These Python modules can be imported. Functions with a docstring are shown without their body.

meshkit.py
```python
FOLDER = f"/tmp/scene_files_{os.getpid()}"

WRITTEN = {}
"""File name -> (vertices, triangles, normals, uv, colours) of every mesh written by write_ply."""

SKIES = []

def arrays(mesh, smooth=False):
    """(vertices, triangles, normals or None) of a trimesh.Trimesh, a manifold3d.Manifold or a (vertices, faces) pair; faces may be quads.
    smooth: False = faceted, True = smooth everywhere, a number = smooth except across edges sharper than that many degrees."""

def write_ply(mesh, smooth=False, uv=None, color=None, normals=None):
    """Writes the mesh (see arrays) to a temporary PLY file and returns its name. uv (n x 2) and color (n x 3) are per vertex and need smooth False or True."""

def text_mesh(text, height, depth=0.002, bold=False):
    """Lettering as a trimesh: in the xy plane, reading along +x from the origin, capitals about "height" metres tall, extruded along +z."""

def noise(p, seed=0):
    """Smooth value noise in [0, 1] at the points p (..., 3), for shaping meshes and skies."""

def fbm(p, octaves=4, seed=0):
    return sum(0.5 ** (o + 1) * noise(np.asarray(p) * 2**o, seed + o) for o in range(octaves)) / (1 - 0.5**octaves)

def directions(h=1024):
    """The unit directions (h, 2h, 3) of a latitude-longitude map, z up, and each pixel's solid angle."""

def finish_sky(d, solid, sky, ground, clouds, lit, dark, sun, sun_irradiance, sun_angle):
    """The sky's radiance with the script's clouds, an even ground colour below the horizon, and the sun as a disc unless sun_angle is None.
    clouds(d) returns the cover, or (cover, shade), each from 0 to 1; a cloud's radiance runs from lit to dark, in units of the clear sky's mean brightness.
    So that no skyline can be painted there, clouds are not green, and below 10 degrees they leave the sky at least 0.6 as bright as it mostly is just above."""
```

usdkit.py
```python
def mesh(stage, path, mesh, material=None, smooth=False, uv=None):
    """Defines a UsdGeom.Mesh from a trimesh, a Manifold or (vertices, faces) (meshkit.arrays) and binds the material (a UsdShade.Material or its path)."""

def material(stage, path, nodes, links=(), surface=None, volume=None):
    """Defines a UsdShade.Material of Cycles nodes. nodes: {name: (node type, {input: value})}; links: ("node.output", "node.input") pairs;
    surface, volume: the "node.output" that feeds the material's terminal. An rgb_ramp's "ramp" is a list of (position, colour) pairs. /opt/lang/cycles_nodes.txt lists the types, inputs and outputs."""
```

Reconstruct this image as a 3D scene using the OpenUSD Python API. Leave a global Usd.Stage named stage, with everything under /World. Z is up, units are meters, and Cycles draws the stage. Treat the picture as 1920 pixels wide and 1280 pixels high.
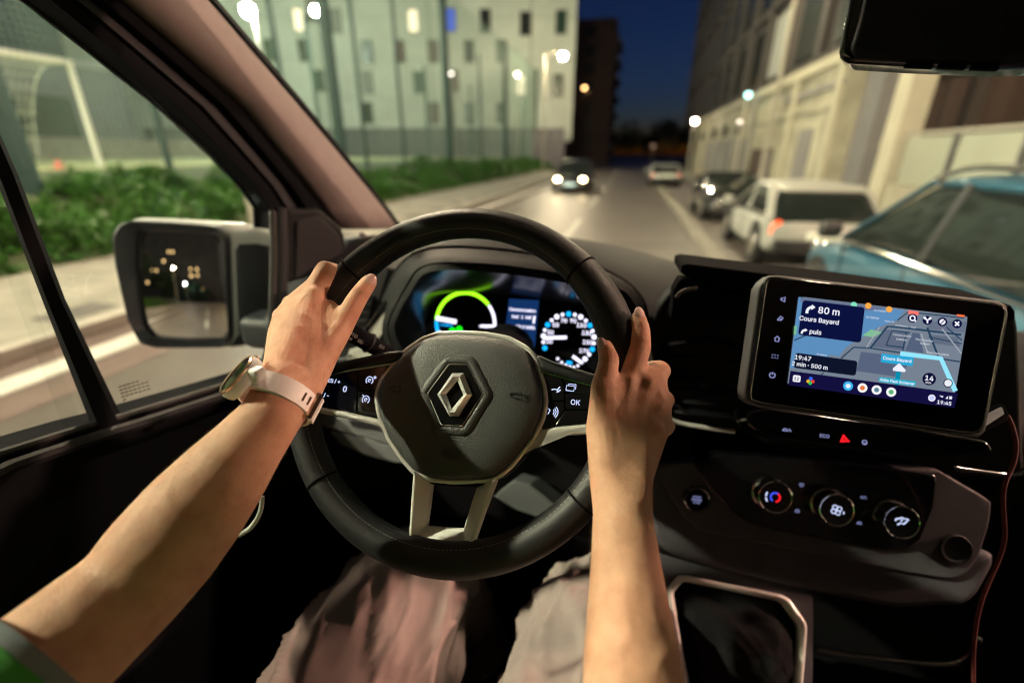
import math, random
import numpy as np
import trimesh, manifold3d, usdkit, meshkit
from manifold3d import Manifold
from shapely.geometry import Polygon
from pxr import Usd, UsdGeom, UsdLux, UsdShade, Gf, Sdf, Vt

random.seed(7); RNG = np.random.default_rng(7)
stage = Usd.Stage.CreateInMemory()
UsdGeom.SetStageUpAxis(stage, UsdGeom.Tokens.z); UsdGeom.SetStageMetersPerUnit(stage, 1.0)
world = UsdGeom.Xform.Define(stage, '/World'); stage.SetDefaultPrim(world.GetPrim())
V = lambda *a: np.array(a, float)

# ---------------------------------------------------------------- camera, sky, sun
# x right, y along the street (the van points along +y), z up; the eye is at x = y = 0
FPX, PITCH, YAW, EYE = 857.0, math.radians(22.33), math.radians(13.65), V(0, 0, 1.75)
CR = V(math.cos(YAW), math.sin(YAW), 0); CH = V(-math.sin(YAW), math.cos(YAW), 0); CZ = V(0, 0, 1)
CF = CH * math.cos(PITCH) - CZ * math.sin(PITCH); CU = CH * math.sin(PITCH) + CZ * math.cos(PITCH)
cam = UsdGeom.Camera.Define(stage, '/World/camera')
cam.CreateHorizontalApertureAttr(36.0); cam.CreateVerticalApertureAttr(36.0 * 682 / 1024)
cam.CreateFocalLengthAttr(FPX / 1920 * 36); cam.CreateClippingRangeAttr(Gf.Vec2f(0.02, 2000))
cam.CreateFStopAttr(1.9); cam.CreateFocusDistanceAttr(0.46)
cam.CreateExposureAttr(0.0)
UsdGeom.Xformable(cam).AddTransformOp().Set(Gf.Matrix4d(*CR, 0, *CU, 0, *(-CF), 0, *EYE, 1))

SUN_EL, SUN_ROT = math.radians(-1.8), math.radians(20)      # just below the horizon: blue hour
SKY = dict(strength=0.09)
usdkit.material(stage, '/World/Looks/sky_blue_hour', {
    's': ('sky_texture', dict(sky_type='single_scattering', sun_disc=False, sun_elevation=SUN_EL, sun_rotation=SUN_ROT, altitude=200.0, air_density=1.0, aerosol_density=0.4, ozone_density=3.0)),
    'h': ('mix_color', dict(blend_type='multiply', fac=1.0, b=(.65, .9, 1.45))), 'b': ('background_shader', dict(strength=SKY['strength']))}, [('s.color', 'h.a'), ('h.result', 'b.color')], surface='b.background')
dome = UsdLux.DomeLight.Define(stage, '/World/sky')
UsdShade.MaterialBindingAPI.Apply(dome.GetPrim()).Bind(UsdShade.Material.Get(stage, '/World/Looks/sky_blue_hour'))
dome.GetPrim().SetCustomDataByKey('kind', 'structure')
sun = UsdLux.DistantLight.Define(stage, '/World/sun')          # already under the horizon: next to nothing left of it
sun.CreateNormalizeAttr(True); sun.CreateIntensityAttr(0.02); sun.CreateAngleAttr(0.5); sun.CreateColorAttr(Gf.Vec3f(1, .9, .8))
UsdGeom.Xformable(sun).AddTransformOp().Set(Gf.Matrix4d(1.0).SetRotate(Gf.Rotation(Gf.Vec3d(0, 0, 1), Gf.Vec3d(math.sin(SUN_ROT) * math.cos(SUN_EL), math.cos(SUN_ROT) * math.cos(SUN_EL), math.sin(SUN_EL)))))

# ---------------------------------------------------------------- helpers
def ray(x, y): return (CR * (x - 960) - CU * (y - 640) + CF * FPX) / FPX
def atd(x, y, d): return EYE + ray(x, y) * d
def onp(x, y, P, n):
    r = ray(x, y); return EYE + r * (np.dot(np.asarray(P) - EYE, n) / np.dot(r, n))
AX = np.eye(3)
def onx(x, y, v): return onp(x, y, V(v, 0, 0), AX[0])
def ony(x, y, v): return onp(x, y, V(0, v, 0), AX[1])
def onz(x, y, v): return onp(x, y, V(0, 0, v), AX[2])
def unit(v): v = np.asarray(v, float); return v / np.linalg.norm(v)

class Fr:
    """A plane in space: origin O, axes a, u, normal n = a x u."""
    def __init__(s, O, a, u):
        s.O = np.asarray(O, float); s.a = unit(a); s.n = unit(np.cross(s.a, u)); s.u = np.cross(s.n, s.a)
    def p2(s, x, y, h=0.0):
        P = onp(x, y, s.O + s.n * h, s.n) - s.O; return V(P @ s.a, P @ s.u)
    def px(s, pts, h=0.0): return np.array([s.p2(x, y, h) for x, y in pts])
    def w(s, q, h=0.0):
        q = np.atleast_2d(q); return s.O + q[:, :1] * s.a + q[:, 1:2] * s.u + np.atleast_1d(h)[:, None] * s.n
    def at(s, x, y, h=0.0): return s.w(s.p2(x, y, h), h)[0]

USED, LOC = {}, {}
def numbered(path):
    k = USED.get(path, 0); USED[path] = k + 1
    return path if k == 0 else f'{path}_{k:03d}'
def tagp(prim, label=None, cat=None, group=None, kind=None):
    for k, v in (('label', label), ('category', cat), ('group', group), ('kind', kind)):
        if v: prim.SetCustomDataByKey(k, v)
def thing(name, label, cat, loc=(0, 0, 0), group=None):
    path = numbered('/World/' + name); x = UsdGeom.Xform.Define(stage, path)
    x.AddTranslateOp().Set(Gf.Vec3d(*map(float, loc))); LOC[path] = np.asarray(loc, float)
    tagp(x.GetPrim(), label, cat, group); return path
def grp(parent, name, label=None):
    path = numbered(parent + '/' + name); x = UsdGeom.Xform.Define(stage, path); LOC[path] = LOC[parent]
    tagp(x.GetPrim(), label); return path
def to_vf(m):
    if isinstance(m, list):
        vs, fs, n = [], [], 0
        for q in m:
            v, f = to_vf(q); vs.append(v); fs.append(f + n); n += len(v)
        return np.vstack(vs), np.vstack(fs)
    if hasattr(m, 'to_mesh'):
        q = m.to_mesh(); return np.array(q.vert_properties[:, :3], float), np.array(q.tri_verts, int)
    if isinstance(m, trimesh.Trimesh): return np.array(m.vertices, float), np.array(m.faces, int)
    v, f = np.asarray(m[0], float), np.asarray(m[1], int)
    if f.shape[1] == 4: f = np.vstack([f[:, [0, 1, 2]], f[:, [0, 2, 3]]])
    return v, f
def part(parent, name, mesh, mat, smooth=35, label=None, kind=None):
    v, f = to_vf(mesh); path = numbered(parent + '/' + name); LOC[path] = LOC[parent]
    usdkit.mesh(stage, path, (v - LOC[parent], f), M[mat], smooth=smooth)
    if label or kind: tagp(stage.GetPrimAtPath(path), label, kind=kind)
    return path
def solo(name, mesh, mat, label=None, cat=None, group=None, kind=None, smooth=35):
    v, f = to_vf(mesh); path = numbered('/World/' + name); LOC[path] = np.zeros(3)
    usdkit.mesh(stage, path, (v, f), M[mat], smooth=smooth); tagp(stage.GetPrimAtPath(path), label, cat, group, kind); return path
def clone(src, name, loc, label, cat, group=None, rotz=0):
    path = numbered('/World/' + name); x = UsdGeom.Xform.Define(stage, path)
    x.GetPrim().GetReferences().AddInternalReference(src); x.ClearXformOpOrder()
    x.AddTranslateOp(opSuffix='c').Set(Gf.Vec3d(*map(float, loc)))
    if rotz: x.AddRotateZOp(opSuffix='c').Set(float(rotz))
    x.GetPrim().SetInstanceable(True); tagp(x.GetPrim(), label, cat, group); return path

# mesh builders
def box(c, s, R=None):
    m = trimesh.creation.box(s)
    if R is not None: m.apply_transform(np.block([[np.asarray(R), np.zeros((3, 1))], [np.zeros((1, 3)), np.ones((1, 1))]]))
    m.apply_translation(c); return m
def box2(lo, hi): lo, hi = V(*lo), V(*hi); return box((lo + hi) / 2, np.abs(hi - lo))
def rbox(lo, hi, r=0.01, seg=12):
    lo, hi = V(*lo), V(*hi); s = Manifold.sphere(r, seg); q = []
    for k in np.ndindex(2, 2, 2):
        p = np.where(np.array(k) == 0, lo + r, hi - r); q.append(s.translate(p.tolist()))
    return Manifold.batch_hull(q)
def cyl(p, q, r, r2=None, n=20, caps=True):
    return loft([ring(p, unit(np.subtract(q, p)), r, n), ring(q, unit(np.subtract(q, p)), r if r2 is None else r2, n)], caps, caps)
def ring(c, d, r, n=20, up=None):
    d = unit(d); up = V(0, 0, 1) if up is None else np.asarray(up, float)
    if abs(unit(up) @ d) > .97: up = V(1, 0, 0)
    a = unit(np.cross(d, up)); b = np.cross(a, d)        # a x b = ... right handed about d
    t = np.arange(n) * 2 * np.pi / n
    rx, ry = (r, r) if np.ndim(r) == 0 else r
    return np.asarray(c) + np.outer(np.cos(t) * rx, a) - np.outer(np.sin(t) * ry, b)
def fan(ringpts, flip):
    n = len(ringpts); c = ringpts.mean(0)
    return c, [((i, (i + 1) % n) if not flip else ((i + 1) % n, i)) for i in range(n)]
def loft(rings, cap0=True, cap1=True, loop=False):
    n, k = len(rings[0]), len(rings); v = [np.asarray(r, float) for r in rings]; f = []
    for j in range(k if loop else k - 1):
        a, b = j * n, ((j + 1) % k) * n
        for i in range(n):
            i2 = (i + 1) % n; f += [(a + i, a + i2, b + i2), (a + i, b + i2, b + i)]
    V_ = np.vstack(v); m = n * k; extra = []
    for cap, j, flip in ((cap0, 0, True), (cap1, k - 1, False)):
        if cap and not loop:
            c, e = fan(v[j], flip); extra.append(c); idx = m + len(extra) - 1
            f += [(j * n + i, j * n + i2, idx) for i, i2 in e]
    if extra: V_ = np.vstack([V_, np.array(extra)])
    return V_, np.array(f)
def sheet(grid):
    g = np.asarray(grid, float); r, c = g.shape[:2]
    idx = np.arange(r * c).reshape(r, c); f = np.stack([idx[:-1, :-1], idx[:-1, 1:], idx[1:, 1:], idx[1:, :-1]], -1).reshape(-1, 4)
    return g.reshape(-1, 3), np.vstack([f[:, [0, 1, 2]], f[:, [0, 2, 3]]])
def spline(p, n=60, closed=False):
    from scipy.interpolate import CubicSpline
    p = np.asarray(p, float)
    if closed: p = np.vstack([p, p[:1]])
    t = np.r_[0, np.cumsum(np.linalg.norm(np.diff(p, axis=0), axis=1) ** .5)]
    cs = CubicSpline(t, p, bc_type='periodic' if closed else 'natural')
    return cs(np.linspace(0, t[-1], n, endpoint=not closed))
def tube(path, r, n=8, closed=False, caps=True, flat=1.0, up=None):
    p = np.asarray(path, float); k = len(p)
    if closed: d = np.roll(p, -1, 0) - np.roll(p, 1, 0)
    else: d = np.gradient(p, axis=0)
    r = np.broadcast_to(r, (k,)); rr = []; prev = None
    for i in range(k):
        t = unit(d[i])
        if prev is None:
            a = V(0, 0, 1) if up is None else np.asarray(up, float)
            if abs(unit(a) @ t) > .95: a = V(1, 0, 0)
        else: a = prev
        a = unit(a - (a @ t) * t); prev = a; b = np.cross(t, a)
        th = np.arange(n) * 2 * np.pi / n
        rr.append(p[i] + r[i] * (np.outer(np.cos(th) * flat, a) + np.outer(np.sin(th), b)))
    return loft(rr, caps, caps, loop=closed)
def resample(p, n):
    p = np.asarray(p, float); q = np.vstack([p, p[:1]]); s = np.r_[0, np.cumsum(np.linalg.norm(np.diff(q, axis=0), axis=1))]
    t = np.linspace(0, s[-1], n, endpoint=False); return np.stack([np.interp(t, s, q[:, k]) for k in range(q.shape[1])], 1)
def rounded(p, r, n=96):
    if r > 0:
        g = Polygon(p).buffer(-r, join_style=1).buffer(2 * r, join_style=1).buffer(-r, join_style=1)
        if g.geom_type != 'Polygon': g = max(g.geoms, key=lambda x: x.area)
        p = np.array(g.exterior.coords)[:-1]
    p = np.asarray(p, float)
    a = 0.5 * np.sum(p[:, 0] * np.roll(p[:, 1], -1) - np.roll(p[:, 0], -1) * p[:, 1])
    if a < 0: p = p[::-1]
    return resample(p, n) if n else p
def inset(p, d):
    t = np.roll(p, -1, 0) - np.roll(p, 1, 0); t /= np.linalg.norm(t, axis=1, keepdims=True) + 1e-12
    return p + d * np.stack([-t[:, 1], t[:, 0]], 1)
def plate(fr, pts, prof, r=0.0, n=96, bottom=True):
    """A solid over the outline pts (in the plane fr): prof = [(inset, height), ...] from the back to the front face."""
    p = rounded(pts, r, n); rings = [fr.w(inset(p, d), h) for d, h in prof]
    v, f = loft(rings, False, False); N = len(p)
    tri = manifold3d.triangulate([inset(p, prof[-1][0])], 1e-9); f = np.vstack([f, np.asarray(tri) + (len(prof) - 1) * N])
    if bottom: f = np.vstack([f, np.asarray(manifold3d.triangulate([inset(p, prof[0][0])], 1e-9))[:, ::-1]])
    return v, f
def bev(h0, h1, b, k=3):
    return [(0, h0)] + [(b * (1 - math.cos(t)), h1 - b * (1 - math.sin(t))) for t in np.linspace(0, math.pi / 2, k + 1)]
def flatpoly(fr, pts, h, r=0, n=0):
    p = rounded(pts, r, n or 0) if (r or n) else rounded(pts, 0, 0)
    return fr.w(p, h), np.asarray(manifold3d.triangulate([p], 1e-9))
def extrude(fr, pts, h0, h1): return plate(fr, pts, [(0, h0), (0, h1)], 0, 0)
def frame_ring(fr, outer, inner, prof, n=120):
    """A closed rim between two outlines: prof = [(s, h)], s from 0 (outer) to 1 (inner); goes round a closed section."""
    o, i = outer, inner
    return loft([fr.w(o * (1 - s) + i * s, h) for s, h in prof], loop=True)
def text(fr, s, c, hgt, h=0.0005, depth=0.0004, bold=False, rot=0.0, mirror=False):
    m = meshkit.text_mesh(s, hgt, depth, bold); v, f = np.array(m.vertices), np.array(m.faces)
    v[:, :2] -= (v[:, :2].min(0) + v[:, :2].max(0)) / 2
    if rot: ca, sa = math.cos(rot), math.sin(rot); v[:, :2] = v[:, :2] @ np.array([[ca, sa], [-sa, ca]])
    return fr.w(v[:, :2] + np.asarray(c), v[:, 2] + h), f
def arc2(c, r, a0, a1, n=32): t = np.radians(np.linspace(a0, a1, n)); return np.asarray(c) + r * np.stack([np.cos(t), np.sin(t)], 1)
def band(fr, line, w, h, closed=False, depth=0.0004):
    """A flat stroke of width w along a 2-D polyline."""
    p = np.asarray(line, float)
    t = (np.roll(p, -1, 0) - np.roll(p, 1, 0)) if closed else np.gradient(p, axis=0)
    t /= np.linalg.norm(t, axis=1, keepdims=True) + 1e-12; nn = np.stack([-t[:, 1], t[:, 0]], 1) * w / 2
    rows = [fr.w(p + nn, h), fr.w(p + nn, h + depth), fr.w(p - nn, h + depth), fr.w(p - nn, h)]
    sec = np.stack(rows, 1)                       # k x 4 x 3
    return loft([s for s in sec], not closed, not closed, loop=closed)
def disc(fr, c, r, h, n=24): 
    p = arc2(c, r, 0, 360 * (1 - 1 / n), n); return fr.w(p, h), np.asarray(manifold3d.triangulate([p], 1e-9))
def fixwind(m):
    v, f = to_vf(m); t = trimesh.Trimesh(v, f, process=True); trimesh.repair.fix_normals(t); return t

def polar(p, n=120):
    """The outline p seen at n even angles from its middle: outlines sampled alike match point for point."""
    p = np.asarray(p, float); c = np.array(Polygon(p).centroid.coords[0]); return polar_at(p, c, n)
def polar_at(p, c, n=120):
    q = np.vstack([p, p[:1]]) - c; out = []
    for t in np.arange(n) * 2 * np.pi / n:
        d = np.array([math.cos(t), math.sin(t)]); e = q[1:] - q[:-1]; den = d[0] * e[:, 1] - d[1] * e[:, 0] + 1e-15
        s = (q[:-1, 0] * e[:, 1] - q[:-1, 1] * e[:, 0]) / den; u = (q[:-1, 0] * d[1] - q[:-1, 1] * d[0]) / den
        ok = (s > 0) & (u >= -1e-9) & (u <= 1 + 1e-9); out.append(c + d * s[ok].max())
    return np.array(out)
# ---------------------------------------------------------------- materials
M = {}
def mat(name, base, rough=.5, metal=0, bump=None, var=0, vscale=8, emit=None, spec=None, coat=0, sub=0, **kw):
    nodes = {'p': ('principled_bsdf', dict(base_color=base, roughness=rough, metallic=metal, **kw))}; links = []
    if coat: nodes['p'][1].update(coat_weight=coat, coat_roughness=.05)
    if spec is not None: nodes['p'][1]['specular_ior_level'] = spec
    if sub: nodes['p'][1].update(subsurface_weight=sub, subsurface_radius=(1.0, .35, .2), subsurface_scale=.004)
    if emit: nodes['p'][1].update(emission_color=emit[0], emission_strength=emit[1])
    if var or bump: nodes['g'] = ('texture_coordinate', {})
    if var:
        nodes['nv'] = ('noise_texture', dict(scale=vscale, detail=5, roughness=.6))
        lo, hi = [max(0, c * (1 - var)) for c in base], [min(1, c * (1 + var)) for c in base]
        nodes['rv'] = ('rgb_ramp', dict(ramp=[(0.3, lo), (0.7, hi)]))
        links += [('g.object', 'nv.vector'), ('nv.fac', 'rv.fac'), ('rv.color', 'p.base_color')]
    if bump:
        kind, sc, st, di = bump
        if kind == 'noise': nodes['nb'] = ('noise_texture', dict(scale=sc, detail=4, roughness=.6)); out = 'nb.fac'
        else: nodes['nb'] = ('voronoi_texture', dict(scale=sc, feature='f1')); out = 'nb.distance'
        nodes['bp'] = ('bump', dict(strength=st, distance=di))
        links += [('g.object', 'nb.vector'), (out, 'bp.height'), ('bp.normal', 'p.normal')]
    M[name] = usdkit.material(stage, '/World/Looks/' + name, nodes, links, surface='p.BSDF')
def emat(name, col, s):
    M[name] = usdkit.material(stage, '/World/Looks/' + name, {'e': ('emission', dict(color=col, strength=s))}, [], surface='e.emission')
def glassmat(name, tint=(1, 1, 1), ior=1.45, gloss=(1, 1, 1)):
    M[name] = usdkit.material(stage, '/World/Looks/' + name, {'f': ('fresnel', dict(IOR=ior)), 't': ('transparent_bsdf', dict(color=tint)), 'g': ('glossy_bsdf', dict(color=gloss, roughness=.0)), 'm': ('mix_closure', {})},
        [('f.fac', 'm.fac'), ('t.BSDF', 'm.closure1'), ('g.BSDF', 'm.closure2')], surface='m.closure')

# street
mat('asphalt', (.082, .070, .060), .41, bump=('noise', 60, .5, .01), var=.28, vscale=.9)
mat('paving', (.185, .172, .142), .8, bump=('noise', 40, .3, .01), var=.28, vscale=1.7)
mat('gutter', (.075, .048, .040), .75, var=.3, vscale=2)
mat('kerb_stone', (.27, .255, .22), .8, var=.15, vscale=3)
mat('dark_stone', (.06, .055, .05), .8, var=.3, vscale=4)
mat('road_paint', (.40, .385, .345), .6, var=.2, vscale=6)
mat('soil', (.045, .06, .025), .95, var=.4, vscale=3)
mat('pitch_turf', (.31, .33, .16), .95, var=.2, vscale=.6)
mat('green_steel', (.008, .035, .032), .6)
mat('net_wire', (.16, .26, .20), .6)
mat('white_steel', (.78, .78, .74), .45)
mat('net_white', (.50, .54, .47), .8)
mat('white_render', (.66, .71, .63), .9, var=.14, vscale=.22)
mat('grey_wall', (.13, .125, .14), .85, var=.15, vscale=.7)
mat('dark_brick', (.07, .045, .04), .9, var=.3, vscale=.5)
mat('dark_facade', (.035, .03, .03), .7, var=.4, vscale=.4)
mat('beige_wall', (.36, .335, .25), .85, var=.38, vscale=.7)
mat('beige_trim', (.44, .41, .31), .8, var=.08, vscale=2)
mat('grey_panel', (.21, .20, .20), .7, var=.1, vscale=2)
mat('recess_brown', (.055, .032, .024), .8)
mat('frosted', (.34, .355, .28), .35, var=.08, vscale=1)
mat('window_dark', (.03, .035, .035), .12)
mat('window_red', (.10, .03, .03), .4)
mat('window_green', (.03, .07, .05), .25)
emat('window_lit', (1.0, .86, .55), 2.2)
emat('window_blue', (.08, .18, 1.0), .9)
emat('window_orange', (1.0, .62, .25), 3.0)
mat('shutter', (.30, .31, .29), .7); mat('window_frame', (.07, .075, .07), .6)
mat('trunk', (.06, .045, .03), .9)
mat('dark_leaf', (.018, .028, .012), .8)
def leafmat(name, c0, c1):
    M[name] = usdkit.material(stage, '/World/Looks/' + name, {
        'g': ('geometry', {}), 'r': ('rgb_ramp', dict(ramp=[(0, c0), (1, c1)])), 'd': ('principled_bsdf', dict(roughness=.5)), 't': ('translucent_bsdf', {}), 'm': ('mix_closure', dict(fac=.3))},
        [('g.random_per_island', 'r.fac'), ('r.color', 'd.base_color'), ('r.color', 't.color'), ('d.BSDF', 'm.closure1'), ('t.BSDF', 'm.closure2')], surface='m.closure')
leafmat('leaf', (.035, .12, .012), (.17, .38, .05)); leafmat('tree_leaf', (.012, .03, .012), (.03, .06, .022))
mat('pole_grey', (.30, .28, .23), .55)
mat('lamp_body', (.10, .10, .10), .5)
mat('rubber', (.012, .012, .012), .7)
mat('car_white', (.33, .335, .30), .4, coat=.35)
mat('car_silver', (.50, .52, .50), .3, metal=.6, coat=.6)
mat('car_black', (.012, .013, .016), .2, coat=1)
mat('car_blue', (.020, .095, .145), .42, metal=.2, coat=.35)
mat('car_glass', (.012, .016, .014), .06, spec=.8)
mat('car_trim', (.02, .02, .02), .5)
mat('chrome', (.75, .74, .70), .12, metal=1)
mat('alloy', (.45, .45, .44), .3, metal=1)
mat('tail_red', (.55, .05, .02), .2, coat=1, emit=((1, .13, .03), 1.6))
mat('matte_red', (.42, .05, .03), .5)
mat('plate_white', (.75, .78, .66), .5, emit=((.85, 1, .75), .08))
emat('headlight', (1.0, .74, .38), 42.0)
emat('plate_lit', (.80, 1.0, .80), 1.6)
# lamps (radiance)
# ================================================================ STREET
XL, XR, WALL = -5.3, 4.3, 5.6              # left kerb, right kerb, right building line
PZ = 1.42                                  # level of the pitch behind the bank
g = solo('ground', sheet([[V(x, y, -.03) for x in np.linspace(-400, 400, 9)] for y in np.linspace(-400, 600, 11)][::1]), 'soil', kind='structure')
solo('road', sheet([[V(x, y, 0) for x in (XL, XR)] for y in np.linspace(-60, 170, 24)]), 'asphalt', kind='structure')
def strip(name, x0, x1, z, mat_, y0=-60, y1=130, parent=None, n=20):
    m = sheet([[V(x, y, z) for x in (x0, x1)] for y in np.linspace(y0, y1, n)])
    return part(parent, name, m, mat_) if parent else solo(name, m, mat_, kind='structure')
strip('gutter', XL, -4.95, .004, 'gutter'); strip('gutter', -4.6, -4.15, .004, 'gutter')
strip('edge_line', -4.93, -4.62, .006, 'road_paint')
for i, y0 in enumerate(np.arange(-36, 120, 7.4)):
    solo('lane_dash', sheet([[V(x, y, .005) for x in (-1.36, -1.2)] for y in (y0 + 1.3, y0 + 5.2)]), 'road_paint', kind='structure')
for y in (9.6, 24.0): solo('tar_seam', sheet([[V(x, y + .05 * math.sin(3 * x) + .12 * (x + 1), .0045), V(x, y + .09 + .05 * math.sin(3 * x) + .12 * (x + 1), .0045)] for x in np.linspace(1.3, -1.1, 14)]), 'dark_stone', kind='structure')
# left pavement with its kerb of separate stones and dark inset slabs
pv = thing('pavement', None, None); tagp(stage.GetPrimAtPath(pv), kind='structure')
part(pv, 'paving_surface', box2((-8.6, -60, -.02), (XL - .16, 130, .12)), 'paving')
ys = np.arange(-20, 70, 1.0)
for i, y in enumerate(ys): part(pv, 'kerb_stone', rbox((XL - .155, y + .008, -.05), (XL, y + .992, .125), .012, 8), 'kerb_stone')
for y in np.arange(-16, 60, 1.75): part(pv, 'dark_slab', box2((XL - .75, y, .1205), (XL - .32, y + .6, .128)), 'dark_stone')
for y in np.arange(-3, 24, 2.0): part(pv, 'paving_joint', box2((-8.6, y, .1203), (XL - .8, y + .02, .1225)), 'dark_stone')
# right side: low strip between the lane and the bays, kerb, pavement
strip('parking_strip', 1.52, 1.86, .006, 'paving')
rp = thing('pavement', None, None); tagp(stage.GetPrimAtPath(rp), kind='structure')
part(rp, 'paving_surface', box2((XR + .16, -40, -.02), (WALL, 130, .12)), 'paving')
for y in np.arange(2, 60, 1.0): part(rp, 'kerb_stone', rbox((XR, y + .008, -.05), (XR + .155, y + .992, .125), .012, 8), 'kerb_stone')
# bank and pitch
solo('bank', sheet([[V(-8.55, y, .10), V(-9.3, y, .42), V(-10.2, y, .80), V(-11.2, y, PZ - .15), V(-12, y, PZ - .01)] for y in np.linspace(-60, 75, 30)]), 'soil', kind='structure')
solo('pitch', sheet([[V(x, y, PZ) for x in np.linspace(-12, -75, 8)] for y in np.linspace(-60, 57, 14)]), 'pitch_turf', kind='structure')
for x in (-14.6, -30): solo('pitch_line', box2((x - .06, -30, PZ), (x + .06, 50, PZ + .006)), 'road_paint', kind='structure')

# hedge: leaves all over the bank, as one low mass
def leaves(P, size, rng, tilt=.9):
    n = len(P); a = rng.normal(size=(n, 3)); a[:, 2] *= .6; a /= np.linalg.norm(a, axis=1, keepdims=True)
    nrm = rng.normal(size=(n, 3)); nrm[:, 2] = np.abs(nrm[:, 2]) + tilt; b = np.cross(nrm, a); b /= np.linalg.norm(b, axis=1, keepdims=True)
    s = size * rng.uniform(.6, 1.3, n)[:, None]
    v = np.stack([P - a * s * .5, P + b * s * .32 , P + a * s * .6, P - b * s * .32], 1).reshape(-1, 3)
    i = np.arange(n)[:, None] * 4; return v, np.vstack([i + [0, 1, 2], i + [0, 2, 3]])
def hedge(y0, y1, n, size, seed):
    r = np.random.default_rng(seed); y = r.uniform(y0, y1, n); t = r.uniform(0, 1, n)
    x = -8.7 - 2.1 * t; base = .12 + .75 * t
    hgt = .12 + 1.15 * meshkit.fbm(np.stack([x * 1.1, y * 1.1, 0 * x], 1), 4, 3) ** 2
    edge = np.clip(np.minimum(t * 8, 1), .15, 1)
    z = base + hgt * edge * r.uniform(0, 1, n) ** .35
    x = x + .15 * r.normal(size=n) * (1 - t)
    keep = r.uniform(0, 1, n) < np.clip((meshkit.fbm(np.stack([x * 1.6, y * 1.6, 0 * x + 4], 1), 3, 9) - .36) * 7, .12, 1)
    return leaves(np.stack([x, y, z], 1)[keep], size, r)
solo('hedge', [hedge(-2, 12, 34000, .12, 1), hedge(12, 30, 20000, .15, 2), hedge(30, 75, 11000, .24, 3), hedge(-40, -2, 12000, .18, 4)], 'leaf',
     'low bright green shrubs along the bank beside the left pavement', 'hedge', kind='stuff', smooth=False)

# fences
def fence(name, label, x, ys_, z0, z1, r, wires=True, thin=(), cat='fence', y0=None, y1=None, gapw=.16):
    t = thing(name, label, cat, (x, ys_[0], z0))
    for y in ys_: part(t, 'post', cyl((x, y, z0 - .3), (x, y, z1), r, n=10), 'green_steel')
    for y in thin: part(t, 'post', cyl((x, y, z0 - .3), (x, y, z1 * .8), .075, n=10), 'green_steel')
    if wires:
        q = []
        for y in np.arange(y0, y1, gapw): q.append(box((x, y, (z0 + z1) / 2), (.008, .010, z1 - z0)))
        for z in np.arange(z0, z1, gapw): q.append(box((x, (y0 + y1) / 2, z), (.008, y1 - y0, .010)))
        part(t, 'wire_mesh', [to_vf(k) for k in q], 'net_wire', smooth=False, kind='stuff')
    return t
fence('sports_fence', 'tall green mesh fence on posts behind the hedge, along the near edge of the pitch', -10.9, [-9, 2.2, 6.6, 17.0, 28.6, 42.3, 56.0], 0.9, 10.2, .22, y0=-9, y1=56, gapw=.12, thin=(4.3, 9.6, 11.6, 14.2, 18.8, 22.4, 35.2, 49))
fence('far_fence', 'thinner green fence with slim posts across the far side of the pitch', -17.5, [25.5, 30.2, 35.9, 41, 47, 53], PZ, 8.5, .12, False)
gl = thing('football_goal', 'white football goal with a pale net standing on the pitch', 'goal', (-14.2, 10.6, PZ))
gx, gy, gz, gw = -14.2, 10.45, PZ, 5.2
for y in (gy, gy - gw): part(gl, 'post', cyl((gx, y, gz), (gx, y, gz + 2.45), .07, n=12), 'white_steel')
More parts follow.
